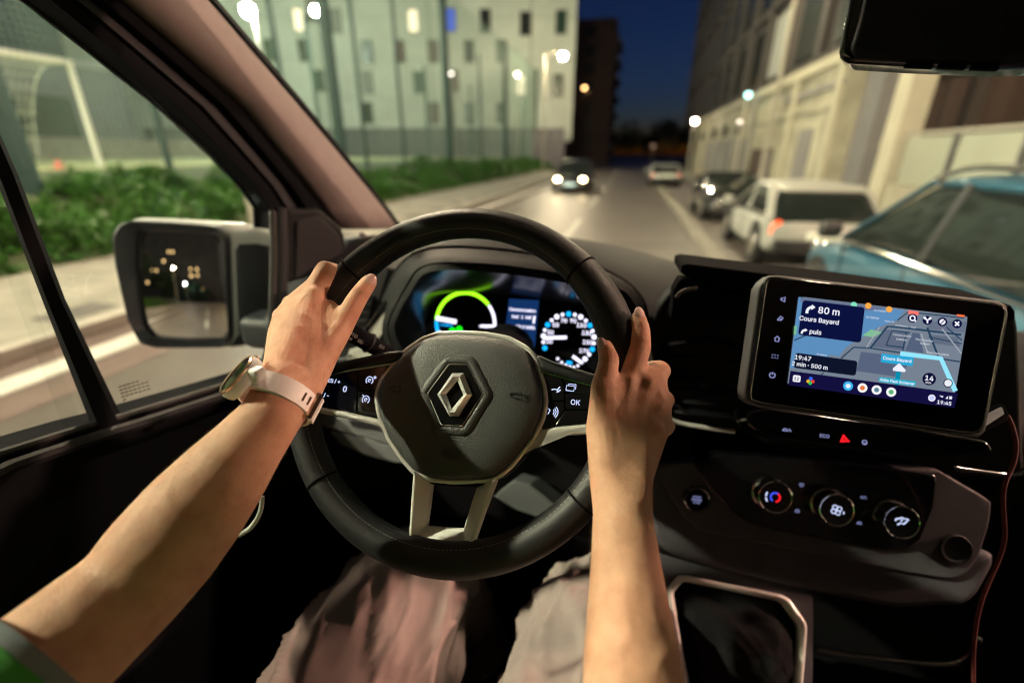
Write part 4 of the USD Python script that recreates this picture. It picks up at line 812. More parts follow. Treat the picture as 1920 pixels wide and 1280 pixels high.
for c, pl_ in (((1468, 561), [[(-.002, -.0012), (-.0005, -.0012), (.002, -.003), (.002, .003), (-.0005, .0012), (-.002, .0012), (-.002, -.0012)]]), ((1463, 597), [[(-.003, -.002), (0, .0025), (.003, .001), (.001, -.002), (-.003, -.002)], [(0, 0), (.002, -.001)]]), ((1457, 635), [[(-.003, 0), (0, .003), (.003, 0)], [(-.002, 0), (-.002, -.003), (.002, -.003), (.002, 0)]]), ((1453, 668), [[(x_, y_ - .0006), (x_, y_ + .0006)] for x_ in (-.003, 0, .003) for y_ in (-.0016, .0016)]), ((1448, 703), [arc2((0, 0), .003, 120, 420, 16), [(0, .0005), (0, .0035)]])):
    sym(c, pl_, .0012, 'icon_dim', SC, -.0008, ts)
# ---- switch row under the screen, climate panel, console
sr = grp(van, 'switch_row'); SR = Fr(V(.33, .575, 1.42), (.99, .05, -.03), (0, .45, .89))
poly('switch_panel', [(1398, 772), (1440, 764), (1700, 800), (1852, 826), (1870, 850), (1700, 858), (1450, 822), (1405, 800)], 'gloss_black', -.05, 0, .004, .004, SR, sr)
sym((1475, 806), [[(-.005, -.001), (-.003, .0015), (0, .0015), (.001, -.001), (-.005, -.001)], [(.002, -.001), (.003, .002), (.005, -.001)]], .0013, 'icon_dim', SR, .0002, sr)
wt('ECO', (1546, 817), .0040, .0001, 'icon_dim', True, SR, sr); sym((1621, 829), [arc2((0, 0), .0026, 0, 360, 16), [(-.001, -.001), (.002, -.001)]], .0012, 'icon_dim', SR, .0002, sr)
vp('hazard_button', fixwind(plate(SR, SR.px([(1574, 829), (1581, 813), (1594, 828)], 0), bev(-.001, .001, .0006), .0006, 50)), 'icon_red', sr); vp('hazard_mark', tube(SR.w(SR.px([(1580, 825), (1582, 819), (1587, 825)]), .0012), .0004, 4, closed=True), 'soft_black', sr)
cl = grp(van, 'climate_panel'); CP = Fr(ony(1569, 960, .62), (.995, .07, -.02), (0, .40, .92))
poly('panel', [(1300, 872), (1345, 850), (1600, 868), (1760, 890), (1752, 950), (1727, 1012), (1700, 1030), (1660, 1031), (1600, 1021), (1427, 988), (1396, 975), (1365, 952), (1330, 915)], 'gloss_black', -.03, 0, .003, .006, CP, cl)
kn = [(1454, 932), (1569, 956), (1691, 979)]
for c in kn:
    k_ = grp(van, 'climate_knob'); q = CP.p2(c[0], c[1], .026)
    ringk = lambda r, h: CP.w(arc2(q, r, 0, 360 * (1 - 1 / 40), 40), h)
    vp('knob_side', fixwind(loft([ringk(.0245, .0), ringk(.0245, .004), ringk(.0225, .005), ringk(.0222, .020), ringk(.0232, .0225), ringk(.0232, .0250), ringk(.0222, .0262), ringk(.0206, .0258), ringk(.0206, .024)], False, False)), 'smoked_chrome', k_, smooth=40)
    vp('knob_edge', tube(CP.w(arc2(q, .0222, 0, 354, 60), .0258), .0011, 6, closed=True), 'bright_chrome', k_)
    vp('knob_face', disc(CP, q, .0208, .0248, 40), 'gloss_black', k_)
    F3 = Fr(CP.w(q, .0252)[0], CP.a, CP.u)
    ar = lambda r, a0, a1, w, m_, nm='symbol': vp(nm, band(F3, arc2((0, 0), r, a0, a1, 24), w, 0), m_, k_, smooth=False)
    if c is kn[0]:
        ar(.0062, 60, 240, .0022, 'icon_blue'); ar(.0062, -80, 60, .0024, 'icon_red'); ar(.0125, 150, 180, .0020, 'icon_white'); ar(.0125, 188, 215, .0020, 'icon_white')
    elif c is kn[1]:
        for a in (0, 90, 180, 270): vp('symbol', band(F3, arc2((.0042 * math.cos(math.radians(a + 30)), .0042 * math.sin(math.radians(a + 30))), .0030, 0, 345, 14), .0014, 0), 'icon_white', k_, smooth=False)
        vp('symbol', band(F3, [(.0095, -.0045), (.0095, -.001)], .0016, 0), 'icon_white', k_, smooth=False)
    else:
        for l_ in ([(-.006, .004), (-.003, .005), (0, .0065), (.004, .005)], [(-.005, -.004), (-.001, -.001), (.003, -.002), (.007, .003)], [(-.001, .0015), (.001, .004)], [(-.008, .001), (-.006, .005)], [(.005, .006), (.009, .004)]): vp('symbol', band(F3, l_, .0019, 0), 'icon_white', k_, smooth=False)
for c, pl_ in (((1503, 909), [[(-.003, .002), (.003, .002), (.001, -.002), (-.001, -.002), (-.003, .002)]]), ((1495, 958), [arc2((0, 0), .0026, 0, 180, 10), [(-.003, -.001), (.003, -.001)]]), ((1611, 980), [[(-.003, -.001), (-.001, .0015), (.002, .0015), (.0035, -.001), (-.003, -.001)]])): sym(c, pl_, .0010, 'icon_dim', CP, .0004, cl)
wt('A/C', (1619, 932), .0036, .0002, 'icon_dim', False, CP, cl)
co = grp(van, 'centre_console'); BP = Fr(CP.w((0, 0), -.006)[0], CP.a, CP.u)
bib = [(1226, 872), (1300, 868), (1760, 880), (1862, 940), (1856, 985), (1838, 1042), (1812, 1080), (1781, 1087), (1681, 1071), (1565, 1048), (1450, 1023), (1315, 996), (1284, 971), (1257, 929)]
poly('fascia', bib, 'console_plastic', -.04, 0, .004, .008, BP, co)
BP2 = Fr(BP.w((0, 0), -.006)[0], BP.a, BP.u)
poly('fascia_lip', [(1218, 872), (1245, 870), (1290, 960), (1330, 985), (1781, 1075), (1850, 1030), (1876, 1000), (1870, 1060), (1840, 1115), (1816, 1138), (1681, 1144), (1523, 1112), (1334, 1067), (1257, 1042), (1226, 1018), (1214, 960)], 'console_plastic', -.05, 0, .012, .012, BP2, co, smooth=60)
wl = BP.p2(1790, 1028, 0); vp('socket_cap', fixwind(loft([BP.w(arc2(wl, r, 0, 351, 40), h) for r, h in ((.021, 0), (.021, .003), (.0195, .0042), (.016, .0035), (.0155, .0025))], False)), 'black_plastic', co)
sb = grp(van, 'start_button'); ssq = BP.p2(1307, 937, .006)
vp('button_ring', fixwind(loft([BP.w(arc2(ssq, r, 0, 351, 40), h) for r, h in ((.0205, 0), (.0205, .0025), (.0185, .0045), (.0150, .0040), (.0145, .002))], False, False)), 'gloss_black', sb)
vp('button_edge', tube(BP.w(arc2(ssq, .0178, 0, 354, 60), .0044), .0010, 6, closed=True), 'smoked_chrome', sb)
vp('button_cap', fixwind(loft([BP.w(arc2(ssq, r, 0, 351, 40), h) for r, h in ((.0142, .001), (.0140, .004), (.0125, .0048))])), 'soft_black', sb)
for k, s in enumerate(('START', 'ENGINE', 'STOP')): vp('lettering', text(BP, s, ssq + V(0, .0042 - .0042 * k), .0028, .0050, .0003, True), 'icon_dim', sb, smooth=False)
# gear lever gaiter with its silver frame
SP_ = Fr(ony(1385, 1110, .565), (.995, .05, -.02), (0, .72, .69))
gl_ = grp(van, 'gear_lever'); fo = polar(rounded(SP_.px([(1247, 1106), (1272, 1077), (1285, 1077), (1464, 1113), (1478, 1120), (1511, 1166), (1512, 1180), (1500, 1330), (1290, 1330)]), .006, 300), 140); fi = polar_at(rounded(SP_.px([(1262, 1110), (1280, 1090), (1288, 1090), (1456, 1125), (1466, 1131), (1494, 1172), (1495, 1184), (1484, 1320), (1300, 1320)]), .006, 300), fo.mean(0), 140)
vp('frame', fixwind(frame_ring(SP_, fo, fi, [(0, 0), (.05, .004), (.25, .0075), (.6, .0075), (.95, .003), (1, 0), (1, -.01), (0, -.01)])), 'frame_silver', gl_, smooth=60)
fq = polar_at(SP_.px([(1232, 1035), (1300, 1055), (1526, 1114), (1524, 1345), (1230, 1345)]), fo.mean(0), 140); vp('console_top', fixwind(frame_ring(SP_, fq, inset(fo, .003), [(0, -.08), (0, -.003), (.05, 0), (1, 0), (1, -.08)])), 'console_plastic', co, smooth=40)
gq = []; gc_ = fi.mean(0); ga = np.arange(len(fi)) * 2 * np.pi / len(fi)
for k, s in enumerate((1.0, .93, .84, .74, .62, .5, .38, .26)):
    wv = 1 + .05 * min(k, 3) / 3 * np.sin(5 * ga + .5 * k) + .02 * np.sin(11 * ga + k); gq.append(SP_.w(gc_ + (fi - gc_) * s * (wv if 0 < k else np.ones(len(fi)))[:, None] + V(.004, -.004) * k, -.004 + [0, -.004, .003, .012, .016, .024, .034, .05][k] + .004 * min(k, 1) * np.sin(4 * ga + 1.3 * k)))
vp('gaiter', fixwind(loft(gq, False, True)), 'gaiter', gl_, smooth=50)
vp('tray', box2((.36, .42, .80), (.75, .72, .84)), 'soft_black', co); vp('tray_edge', tube(spline(np.array([ony(a, b, .60) for a, b in ((1530, 1215), (1580, 1225), (1700, 1240), (1790, 1242), (1822, 1222), (1836, 1196))]), 30), .004, 8), 'smoked_chrome', co)

# ---- door: panel, frame, glass
dr = grp(van, 'door'); DX = Fr(V(-.64, 0, 0), (0, 1, 0), (0, 0, 1))      # seen from the cabin, +y to the left... normal +x
sill = [onx(a, b, -.64)[1:] for a, b in ((0, 853), (170, 799), (235, 781), (400, 730), (480, 704), (508, 690))]
pan = [(-.6, 1.455)] + [tuple(s) for s in sill] + [(.75, 1.36), (1.1, 1.36), (1.1, .5), (-.6, .5)]
vp('door_panel', fixwind(plate(DX, pan, [(0, -.06), (0, -.004), (.003, .0)], .0, 0)), 'soft_black', dr, smooth=30)
vp('sill_strip', tube(np.array([V(-.628, s[0], s[1] - .012) for s in [(-.6, 1.46)] + [tuple(q) for q in sill[:-1]]]), .008, 8), 'black_plastic', dr)
vp('glass_seal', tube(np.array([V(-.642, s[0], s[1] + .001) for s in [(-.6, 1.462)] + [tuple(q) for q in sill]]), .005, 8), 'rubber', dr)
vp('divider', fixwind(loft([[onx(x_, y_, xx) for x_, xx in ((e0, -.66), (e0 + .2 * (e1 - e0), -.635), (e1 - .2 * (e1 - e0), -.635), (e1, -.66))] for y_, e0, e1 in ((-120, -165, -135), (120, -90, -58), (330, -10, 35), (560, 78, 122), (800, 172, 238))])), 'soft_black', dr, smooth=20)
vp('door_pull', tube(spline(np.array([atd(a, b, .48) for a, b in ((491, 930), (490, 950), (482, 972), (468, 990), (448, 1003))]), 24), .0026, 8), 'satin_silver', dr)
vp('lock_light', box(atd(371, 850, .45), (.005, .003, .002)), 'icon_dim', dr)
rows = [-120, -60, 0, 100, 200, 290, 350, 392, 430]
E_ = [np.interp(rows, [-120, 0, 100, 200, 300, 380, 430], v) for v in ([-70, 88, 210, 330, 432, 506, 508], [-25, 135, 254, 371, 462, 532, 536], [15, 172, 290, 405, 492, 556, 566], [80, 225, 342, 454, 535, 600, 630], [270, 390, 476, 562, 646, 712, 748], [292, 408, 493, 577, 658, 722, 757])]
def pstrip(name, cols, m_, parent=dr, th_=(-.05, .012, 0), smooth=60):
    vp(name, fixwind(loft([[onx(x_, y_, xx) for x_, xx in [(f_(i), xx) for f_, xx in cols]] + [onx(f_(i), y_, xx) + V(*th_) for f_, xx in cols[::-1]] for i, y_ in enumerate(rows)])), m_, parent, smooth=smooth)
col = lambda k: (lambda i: E_[k][i]); mixc = lambda k, t: (lambda i: E_[k][i] * (1 - t) + E_[k + 1][i] * t)
pstrip('door_frame', [(col(0), -.66), (mixc(0, .15), -.645), (mixc(0, .9), -.643), (col(1), -.65)], 'soft_black')
pstrip('frame_edge', [(col(1), -.65), (mixc(1, .3), -.642), (mixc(1, .8), -.640), (col(2), -.648)], 'frame_grey')
ap = grp(van, 'pillar')
pstrip('door_seal', [(col(2), -.65), (mixc(2, .35), -.632), (mixc(2, .75), -.628), (col(3), -.638)], 'soft_black', ap)
pstrip('pillar_trim', [(col(3), -.64), (mixc(3, .12), -.622), (mixc(3, .4), -.606), (mixc(3, .7), -.598), (mixc(3, .95), -.602), (col(4), -.612)], 'pillar_trim', ap)
pstrip('screen_edge', [(col(4), -.615), (mixc(4, .5), -.610), (col(5), -.618)], 'soft_black', ap)
# pillar foot and the upright seal at the front of the door window
FP = Fr(V(-.63, .8, 1.5), (.55, .83, 0), (0, 0, 1))
poly('pillar_foot', [(536, 392), (600, 392), (644, 430), (655, 486), (640, 560), (600, 640), (540, 700), (520, 690), (530, 560)], 'black_plastic', -.06, 0, .008, .008, FP, ap)
vp('sail_seal', tube(np.array([onx(a, b, -.645) for a, b in ((512, 395), (514, 480), (512, 560), (508, 640), (494, 684))]), .0075, 8), 'rubber', dr); vp('sail_seal', tube(np.array([onx(a, b, -.632) for a, b in ((530, 390), (532, 480), (530, 560), (524, 650), (512, 700))]), .0085, 8), 'frame_grey', dr)
poly('foot_cover', [(555, 415), (600, 405), (636, 440), (646, 490), (628, 540), (575, 600), (556, 590)], 'frame_grey', 0, .006, .004, .01, FP, ap)
poly('mounting_clip', [(672, 436), (684, 436), (704, 470), (690, 470)], 'knee_grey', 0, .003, .001, .001, Fr(onx(690, 452, -.60), (.6, .8, 0), (0, 0, 1)), ap)
gy = [(q[0], q[1]) for q in sill]
vp('quarter_glass', flatpoly(DX, [tuple(onx(120, 805, -.65)[1:])] + [tuple(q) for q in sill[1:]] + [(.70, 1.42), (.745, 1.66), (.58, 1.815), (.36, 2.02)], -.01), 'window_glass', dr)
vp('door_glass', flatpoly(DX, [(-.35, 1.45)] + [tuple(sill[0]), tuple(sill[1]), (.362, 2.02), (-.35, 2.02)], -.012), 'window_glass', dr)
etch = [flatpoly(DX, [(a, b), (a + w_, b), (a + w_, b + .0018), (a, b + .0018)], -.0096) for r_ in range(5) for a, b, w_ in [tuple(list(onx(222 + 2 * r_ + 8 * k, 727 + 6.2 * r_ - 2.4 * k, -.65)[1:]) + [.0045]) for k in range(7 if r_ in (1, 2, 3) else (5 if r_ == 0 else 1))]]
vp('glass_marking', etch, 'etched', dr, smooth=False)
# ---- windscreen, roof, the rest of the cabin shell
ws = grp(van, 'windscreen')
vp('glass', sheet([[V(x, 1.22 - .66 * t - .08 * (x - .4) ** 2, 1.48 + .58 * t) for x in np.linspace(-.62, 1.38, 14)] for t in np.linspace(0, 1, 8)]), 'windscreen_glass', ws, smooth=True)
rf = grp(van, 'roof')
vp('headliner', box2((-.70, -1.3, 2.04), (1.5, .54, 2.10)), 'headliner', rf); vp('header', rbox((-.70, .46, 1.98), (1.5, .60, 2.09), .03), 'headliner', rf)
bs = grp(van, 'body_shell')
vp('bulkhead', box2((-.72, -1.3, .45), (1.5, -1.22, 2.1)), 'soft_black', bs); vp('floor', box2((-.72, -1.3, .42), (1.5, 1.1, .48)), 'soft_black', bs)
vp('side_wall', box2((-.72, -1.3, .45), (-.645, -.36, 2.1)), 'soft_black', bs); vp('side_rail', box2((-.72, -.4, 1.99), (-.645, .50, 2.1)), 'soft_black', bs)
vp('side_wall', box2((1.42, -1.3, .45), (1.5, 1.15, 1.36)), 'soft_black', bs); vp('side_rail', box2((1.42, -1.3, 1.9), (1.5, .6, 2.1)), 'soft_black', bs); vp('side_wall', box2((1.42, -1.3, 1.36), (1.5, -.25, 1.95)), 'soft_black', bs)
vp('pillar_cover', fixwind(tube(np.array([V(1.42, 1.2, 1.5), V(1.40, .87, 1.83), V(1.38, .5, 2.06)]), .05, 10)), 'pillar_trim', bs)
vp('scuttle', box2((-.72, 1.1, .45), (1.5, 1.26, 1.32)), 'van_paint', bs)
dsn = grp(van, 'driver_seat')
vp('cushion', rbox((-.44, -.42, .82), (.10, .16, 1.0), .06), 'seat_cloth', dsn); vp('backrest', rbox((-.44, -.62, .9), (.10, -.44, 1.66), .07), 'seat_cloth', dsn)
ps_ = grp(van, 'passenger_seat'); vp('cushion', rbox((.42, -.45, .82), (1.36, .12, .98), .06), 'seat_cloth', ps_); vp('backrest', rbox((.42, -.62, .9), (1.36, -.44, 1.66), .07), 'seat_cloth', ps_)
pd = grp(van, 'pedal'); vp('pad', rbox((-.02, .86, .62), (.06, .90, .74), .01), 'rubber', pd)
# ---- mirror housing at the top of the windscreen
rm = grp(van, 'interior_mirror'); nr = -unit(ray(1760, 40)); RM = Fr(atd(1760, 40, .40), unit(np.cross(CZ, nr)), CZ)
poly('mirror_back', [(1598, -40), (1583, 40), (1572, 96), (1574, 110), (1588, 119), (1700, 125), (1860, 131), (1960, 128), (1990, -40)], 'gloss_black', -.05, 0, .006, .006, RM, rm)
poly('mirror_shell', [(1625, -40), (1608, 40), (1592, 90), (1600, 108), (1700, 116), (1860, 121), (1960, 118), (1980, -40)], 'dash_plastic', 0, .008, .007, .006, RM, rm, smooth=60)
for k in range(3): poly('slot', [(1700 + 62 * k, 117 + 2 * k), (1752 + 62 * k, 118 + 2 * k), (1748 + 62 * k, 128 + 2 * k), (1692 + 62 * k, 126 + 2 * k)], 'soft_black', -.002, .009, .001, .001, RM, rm)
vp('stem', cyl(RM.at(1800, 20, -.04), V(.36, .72, 1.93), .02, n=14), 'soft_black', rm)
# ---- door mirror
dm = grp(van, 'door_mirror'); mc = onx(336, 536, -.92); MRAD = 1.3
mv = onx(415, 552, -.92); nm_ = unit(unit(EYE - mv) + V(0, -1, 0)); nm_ = unit(nm_ - (mv - mc) / MRAD); ma_ = unit(np.cross(CZ, nm_)); MR = Fr(mc, ma_, np.cross(nm_, ma_))
mo = [(213, 440), (228, 418), (250, 413), (330, 417), (406, 423), (426, 440), (430, 540), (434, 632), (422, 651), (297, 652), (266, 643), (243, 600), (219, 497)]
mg = [(256, 450), (262, 432), (330, 434), (402, 439), (417, 454), (421, 540), (425, 620), (414, 637), (350, 638), (283, 634), (266, 614), (257, 540)]
mo2 = polar_at(rounded(MR.px(mo), .012, 300), (0, 0), 144); mg2 = polar_at(rounded(MR.px(mg), .010, 300), (0, 0), 144)
vp('mirror_frame', fixwind(frame_ring(MR, mo2, mg2, [(0, -.012), (0, 0), (.06, .008), (.2, .010), (.85, -.002), (1, -.006), (1, -.03)])), 'mirror_black', dm, smooth=50)
mgc = mg2.mean(0)
vp('glass', fixwind(loft([MR.w(mgc + (mg2 - mgc) * s, -.008 - np.sum(((mg2 - mgc) * s) ** 2, 1) / (2 * MRAD)) for s in (1.0, .85, .7, .55, .4, .25, .1, .02)], False, True)), 'mirror_glass', dm, smooth=True)
def mloft(base, steps, m_, name): vp(name, fixwind(loft([MR.w(base.mean(0) + (base - base.mean(0)) * s + V(dx, dz), h) for s, dx, dz, h in steps], True, True)), m_, dm, smooth=60)
mloft(mo2, [(.97, 0, 0, -.024), (1.0, 0, 0, -.0235), (1.03, .006, .002, -.027), (1.02, .040, .002, -.05), (.98, .070, 0, -.09), (.85, .085, 0, -.13), (.5, .09, 0, -.155)], 'van_paint', 'housing')
lowp = np.array(Polygon(mo2).intersection(Polygon([(-1, -1), (1, -1), (1, MR.p2(430, 470)[1]), (-1, MR.p2(215, 452)[1])])).exterior.coords)[:-1]
lowp = rounded(lowp, .008, 120)
mloft(lowp, [(.97, 0, 0, -.0245), (1.0, .001, 0, -.024), (1.05, .007, 0, -.028), (1.05, .042, -.002, -.05), (1.0, .074, -.010, -.09), (.86, .090, -.016, -.13), (.5, .09, -.02, -.157)], 'mirror_black', 'housing_lower')
vp('mirror_arm', rbox((-.76, .72, 1.37), (-.66, .80, 1.44), .02), 'mirror_black', dm)
# ---- charging plug and its braided cable
mat('braid_red', (.11, .014, .014), .7, bump=('noise', 900, .8, .001)); mat('plug_metal', (.50, .53, .62), .35, metal=.3)
cb = thing('charging_cable', 'dark red braided cable with a metal plug, hanging at the right of the screen', 'cable', atd(1865, 785, .55))
PF = Fr(atd(1865, 785, .545), unit(CR * .87 + CU * .45), unit(CU * .87 - CR * .45))
poly('plug_cap', [(1826, 806), (1832, 784), (1884, 757), (1893, 776), (1888, 790), (1836, 815)], 'soft_black', -.008, .0, .002, .002, PF, cb); poly('plug', [(1830, 800), (1836, 785), (1880, 763), (1884, 776), (1838, 806)], 'plug_metal', .0, .002, .001, .001, PF, cb)
vp('cable', tube(spline(np.array([atd(a, b, d) for a, b, d in ((1888, 778, .548), (1897, 795, .55), (1905, 830, .55), (1900, 870, .55), (1885, 905, .55), (1882, 960, .56), (1884, 1005, .57), (1872, 1050, .58), (1846, 1110, .58), (1832, 1160, .58), (1825, 1230, .58), (1828, 1330, .58))]), 90), .0023, 10), 'braid_red', cb)
# ================================================================ DRIVER
M['skin'] = usdkit.material(stage, '/World/Looks/skin', {
    'g': ('texture_coordinate', {}), 'n1': ('noise_texture', dict(scale=34, detail=6, roughness=.65)), 'r': ('rgb_ramp', dict(ramp=[(.28, (.41, .20, .125)), (.5, (.50, .275, .18)), (.72, (.57, .335, .225))])),
    'n2': ('noise_texture', dict(scale=1100, detail=3, roughness=.6)), 'v': ('voronoi_texture', dict(scale=420)), 'a': ('math', dict(math_type='multiply_add', value2=.5)), 'b': ('bump', dict(strength=.5, distance=.0008)),
    'p': ('principled_bsdf', dict(roughness=.56, subsurface_weight=.14, subsurface_radius=(1.0, .35, .18), subsurface_scale=.004, specular_ior_level=.28))},
    [('g.object', 'n1.vector'), ('n1.fac', 'r.fac'), ('r.color', 'p.base_color'), ('g.object', 'n2.vector'), ('g.object', 'v.vector'), ('v.distance', 'a.value1'), ('n2.fac', 'a.value3'), ('a.value', 'b.height'), ('b.normal', 'p.normal')], surface='p.BSDF')
mat('nail', (.60, .40, .36), .2, coat=.6)
mat('trousers', (.255, .20, .195), .9, bump=('noise', 1500, .3, .0005), var=.06, vscale=20)
mat('shirt_green', (.05, .27, .04), .85, bump=('noise', 900, .4, .0006)); mat('cuff_grey', (.16, .18, .19), .85, bump=('noise', 900, .4, .0006))
mat('hair', (.03, .02, .015), .6)
mat('strap_white', (.80, .79, .78), .5); mat('case_rose', (.62, .40, .28), .25, metal=1); mat('watch_glass', (.01, .01, .012), .04, coat=1)

def sph(p, r, s=40): return Manifold.sphere(float(r), s).translate([float(a) for a in p])
def chain(pts):
    out = []
    for (p, r), (q, t) in zip(pts[:-1], pts[1:]): out.append(Manifold.batch_hull([sph(p, r), sph(q, t)]))
    return out
def hull(*ps): return Manifold.batch_hull([sph(p, r) for p, r in ps])
A = lambda x, y, d: atd(x, y, d)
def smooth_body(parts, edge, it=12, lam=.5):
    m = parts[0]
    for q in parts[1:]: m = m + q
    m = m.simplify(.0004).refine_to_length(edge); q = m.to_mesh(); t = trimesh.Trimesh(np.array(q.vert_properties[:, :3], float), np.array(q.tri_verts), process=True)
    import scipy.sparse as sps
    e = t.edges_unique; n = len(t.vertices); W = sps.coo_matrix((np.ones(2 * len(e)), (np.r_[e[:, 0], e[:, 1]], np.r_[e[:, 1], e[:, 0]])), shape=(n, n)).tocsr(); W = sps.diags(1 / np.maximum(np.asarray(W.sum(1)).ravel(), 1)) @ W
    v0 = np.array(t.vertices); v = v0.copy()
    for k in range(it):
        v = v + lam * (W @ v - v); v = v - (lam + .025) * (W @ v - v)
        s = v - v0; l = np.linalg.norm(s, axis=1, keepdims=True); v = v0 + s * np.minimum(1, .006 / np.maximum(l, 1e-9))     # nothing strays
    for k in range(2): v = v + .5 * (W @ v - v)
    t.vertices = v; return t

# left hand: joints at the pixel where each is seen and its distance along the view
LH = dict(wr=A(545, 712, .435), wu=A(0, 0, .4))
l_wr_r, l_wr_u = A(572, 722, .437), A(527, 700, .428)
l_i0, l_m0, l_r0, l_p0 = A(588, 551, .498), A(556, 572, .492), A(533, 598, .484), A(522, 630, .474)
LF = [ # each finger: (point, radius) from knuckle to tip
    [(l_i0, .0122), (A(610, 508, .515), .0112), (A(640, 512, .545), .0086), (A(655, 545, .556), .0076)],
    [(l_m0, .0115), (A(545, 570, .530), .0100), (A(590, 570, .566), .0088), (A(625, 592, .565), .0078)],
    [(l_r0, .0108), (A(527, 592, .528), .0095), (A(570, 615, .560), .0084), (A(610, 632, .560), .0074)],
    [(l_p0, .0098), (A(519, 632, .515), .0086), (A(558, 660, .545), .0076), (A(595, 675, .548), .0068)]]
l_tc, l_tm, l_ti, l_tt = A(598, 672, .462), A(643, 606, .487), A(672, 556, .492), A(691, 530, .497)
left = []
for f_ in LF: left += chain(f_)
left += [hull((l_i0, .0118), (l_m0, .0118), (l_wr_r, .016), (l_wr_u, .016)), hull((l_m0, .0118), (l_r0, .011), (l_wr_r, .016), (l_wr_u, .016)), hull((l_r0, .011), (l_p0, .0105), (l_wr_u, .016), (l_wr_r, .015)),
         hull((l_tc, .0165), (l_wr_r, .0175), (l_i0 + .3 * (l_wr_r - l_i0), .012)), hull((l_tc, .0165), (l_tm, .0125)), hull((l_tm, .0125), (l_i0 * .55 + l_tc * .45, .0095), (l_tc, .014)), hull((l_p0 * .6 + l_wr_u * .4, .0125), (l_wr_u, .0165), (l_r0 * .5 + l_wr_u * .5, .013))]
md = lambda a_, b_, t=.5: a_ * (1 - t) + b_ * t
left += [hull((l_i0, .0125), (l_m0, .0122), (md(l_i0, LF[0][1][0], .35), .0118), (md(l_m0, LF[1][1][0]), .0110)), hull((l_m0, .0122), (l_r0, .0118), (md(l_m0, LF[1][1][0]), .0110), (md(l_r0, LF[2][1][0]), .0105)), hull((l_r0, .0115), (l_p0, .0108), (md(l_r0, LF[2][1][0]), .0102), (md(l_p0, LF[3][1][0]), .0096)), hull((l_tc, .0170), (l_i0, .0125), (l_wr_r, .0175), (md(l_m0, l_wr_u), .0145)), hull((l_tm, .0115), (md(l_tm, l_i0, .5), .0100), (md(l_tc, l_i0, .5), .0135), (l_tc, .0160))]
left += chain([(l_tm, .0120), (l_ti, .0102), (l_tt, .0086)])
for p_ in (l_i0, l_m0, l_r0): left.append(sph(p_ - unit(p_ - EYE) * .0025, .0108))
# right hand
r_wr_r, r_wr_u = A(1140, 890, .402), A(1188, 893, .404)
r_i0, r_m0, r_r0, r_p0 = A(1182, 714, .432), A(1216, 722, .433), A(1231, 763, .429), A(1232, 806, .423)
RF = [[(r_i0, .0112), (A(1201, 650, .436), .0097), (A(1202, 618, .440), .0084), (A(1197, 597, .446), .0072)],
      [(r_m0, .0115), (A(1236, 696, .446), .0108), (A(1224, 692, .478), .0090), (A(1180, 700, .490), .0078)],
      [(r_r0, .0110), (A(1243, 750, .448), .0108), (A(1226, 744, .478), .0088), (A(1180, 745, .488), .0076)],
      [(r_p0, .0100), (A(1246, 798, .442), .0098), (A(1230, 787, .468), .0080), (A(1190, 785, .478), .0070)]]
r_tc, r_tm, r_ti, r_tt = A(1132, 800, .415), A(1133, 722, .420), A(1142, 675, .424), A(1135, 652, .430)
right = []
for f_ in RF: right += chain(f_)
right += [hull((r_i0, .0118), (r_m0, .0118), (r_wr_r, .016), (r_wr_u, .016)), hull((r_m0, .0118), (r_r0, .0112), (r_wr_r, .016), (r_wr_u, .016)), hull((r_r0, .0112), (r_p0, .0105), (r_wr_u, .016), (r_wr_r, .015)),
          hull((r_tc, .0155), (r_wr_r, .0165), (r_i0 + .35 * (r_wr_r - r_i0), .0125)), hull((r_tc, .0155), (r_tm, .0120)), hull((r_tm, .0115), (r_i0 * .6 + r_tc * .4, .0095), (r_tc, .0135)), hull((r_p0 * .6 + r_wr_u * .4, .0125), (r_wr_u, .0165), (r_r0 * .5 + r_wr_u * .5, .013))]
md = lambda a_, b_, t=.5: a_ * (1 - t) + b_ * t
right += [hull((r_i0, .0118), (r_m0, .0120), (md(RF[0][0][0], RF[0][1][0], .25), .0108), (md(r_m0, RF[1][1][0]), .0108)), hull((r_m0, .0120), (r_r0, .0118), (md(r_m0, RF[1][1][0]), .0108), (md(r_r0, RF[2][1][0]), .0108)), hull((r_r0, .0118), (r_p0, .0110), (md(r_r0, RF[2][1][0]), .0106), (md(r_p0, RF[3][1][0]), .0100)), hull((r_tc, .0160), (r_i0, .0115), (r_wr_r, .0165), (md(r_m0, r_wr_u), .0140)), hull((r_tm, .0105), (md(r_tm, r_i0, .6), .0095), (md(r_tc, r_i0, .5), .0130), (r_tc, .0150))]
right += chain([(r_tm, .0112), (r_ti, .0092), (r_tt, .0076)])
for p_ in (r_i0, r_m0, r_r0): right.append(sph(p_ - unit(p_ - EYE) * .002, .0108))
# forearms, upper arms, trunk, neck, head
l_el = A(250, 1100, .36); l_sh = V(-.39, -.08, 1.40)
r_el = A(1200, 1500, .290); r_sh = V(.04, -.16, 1.47)
def limb(p, q, rs): return chain([(p * (1 - t) + q * t, r) for t, r in zip(np.linspace(0, 1, len(rs)), rs)])
lw = (l_wr_r + l_wr_u) / 2; rw = (r_wr_r + r_wr_u) / 2
arms = [hull((l_wr_r, .0175), (l_wr_u, .017), (A(508, 782, .405), .0255)), hull((r_wr_r, .0165), (r_wr_u, .0165), (A(1167, 960, .388), .0245))]
arms += limb(A(508, 782, .405), l_el, [.0255, .0300, .0360, .0405, .0420, .0400]) + limb(l_el, l_sh, [.0400, .0435, .047, .050])
arms += limb(A(1167, 960, .388), r_el, [.0245, .0268, .0305, .0345, .0370, .0370]) + limb(r_el, r_sh, [.037, .042, .046, .050])
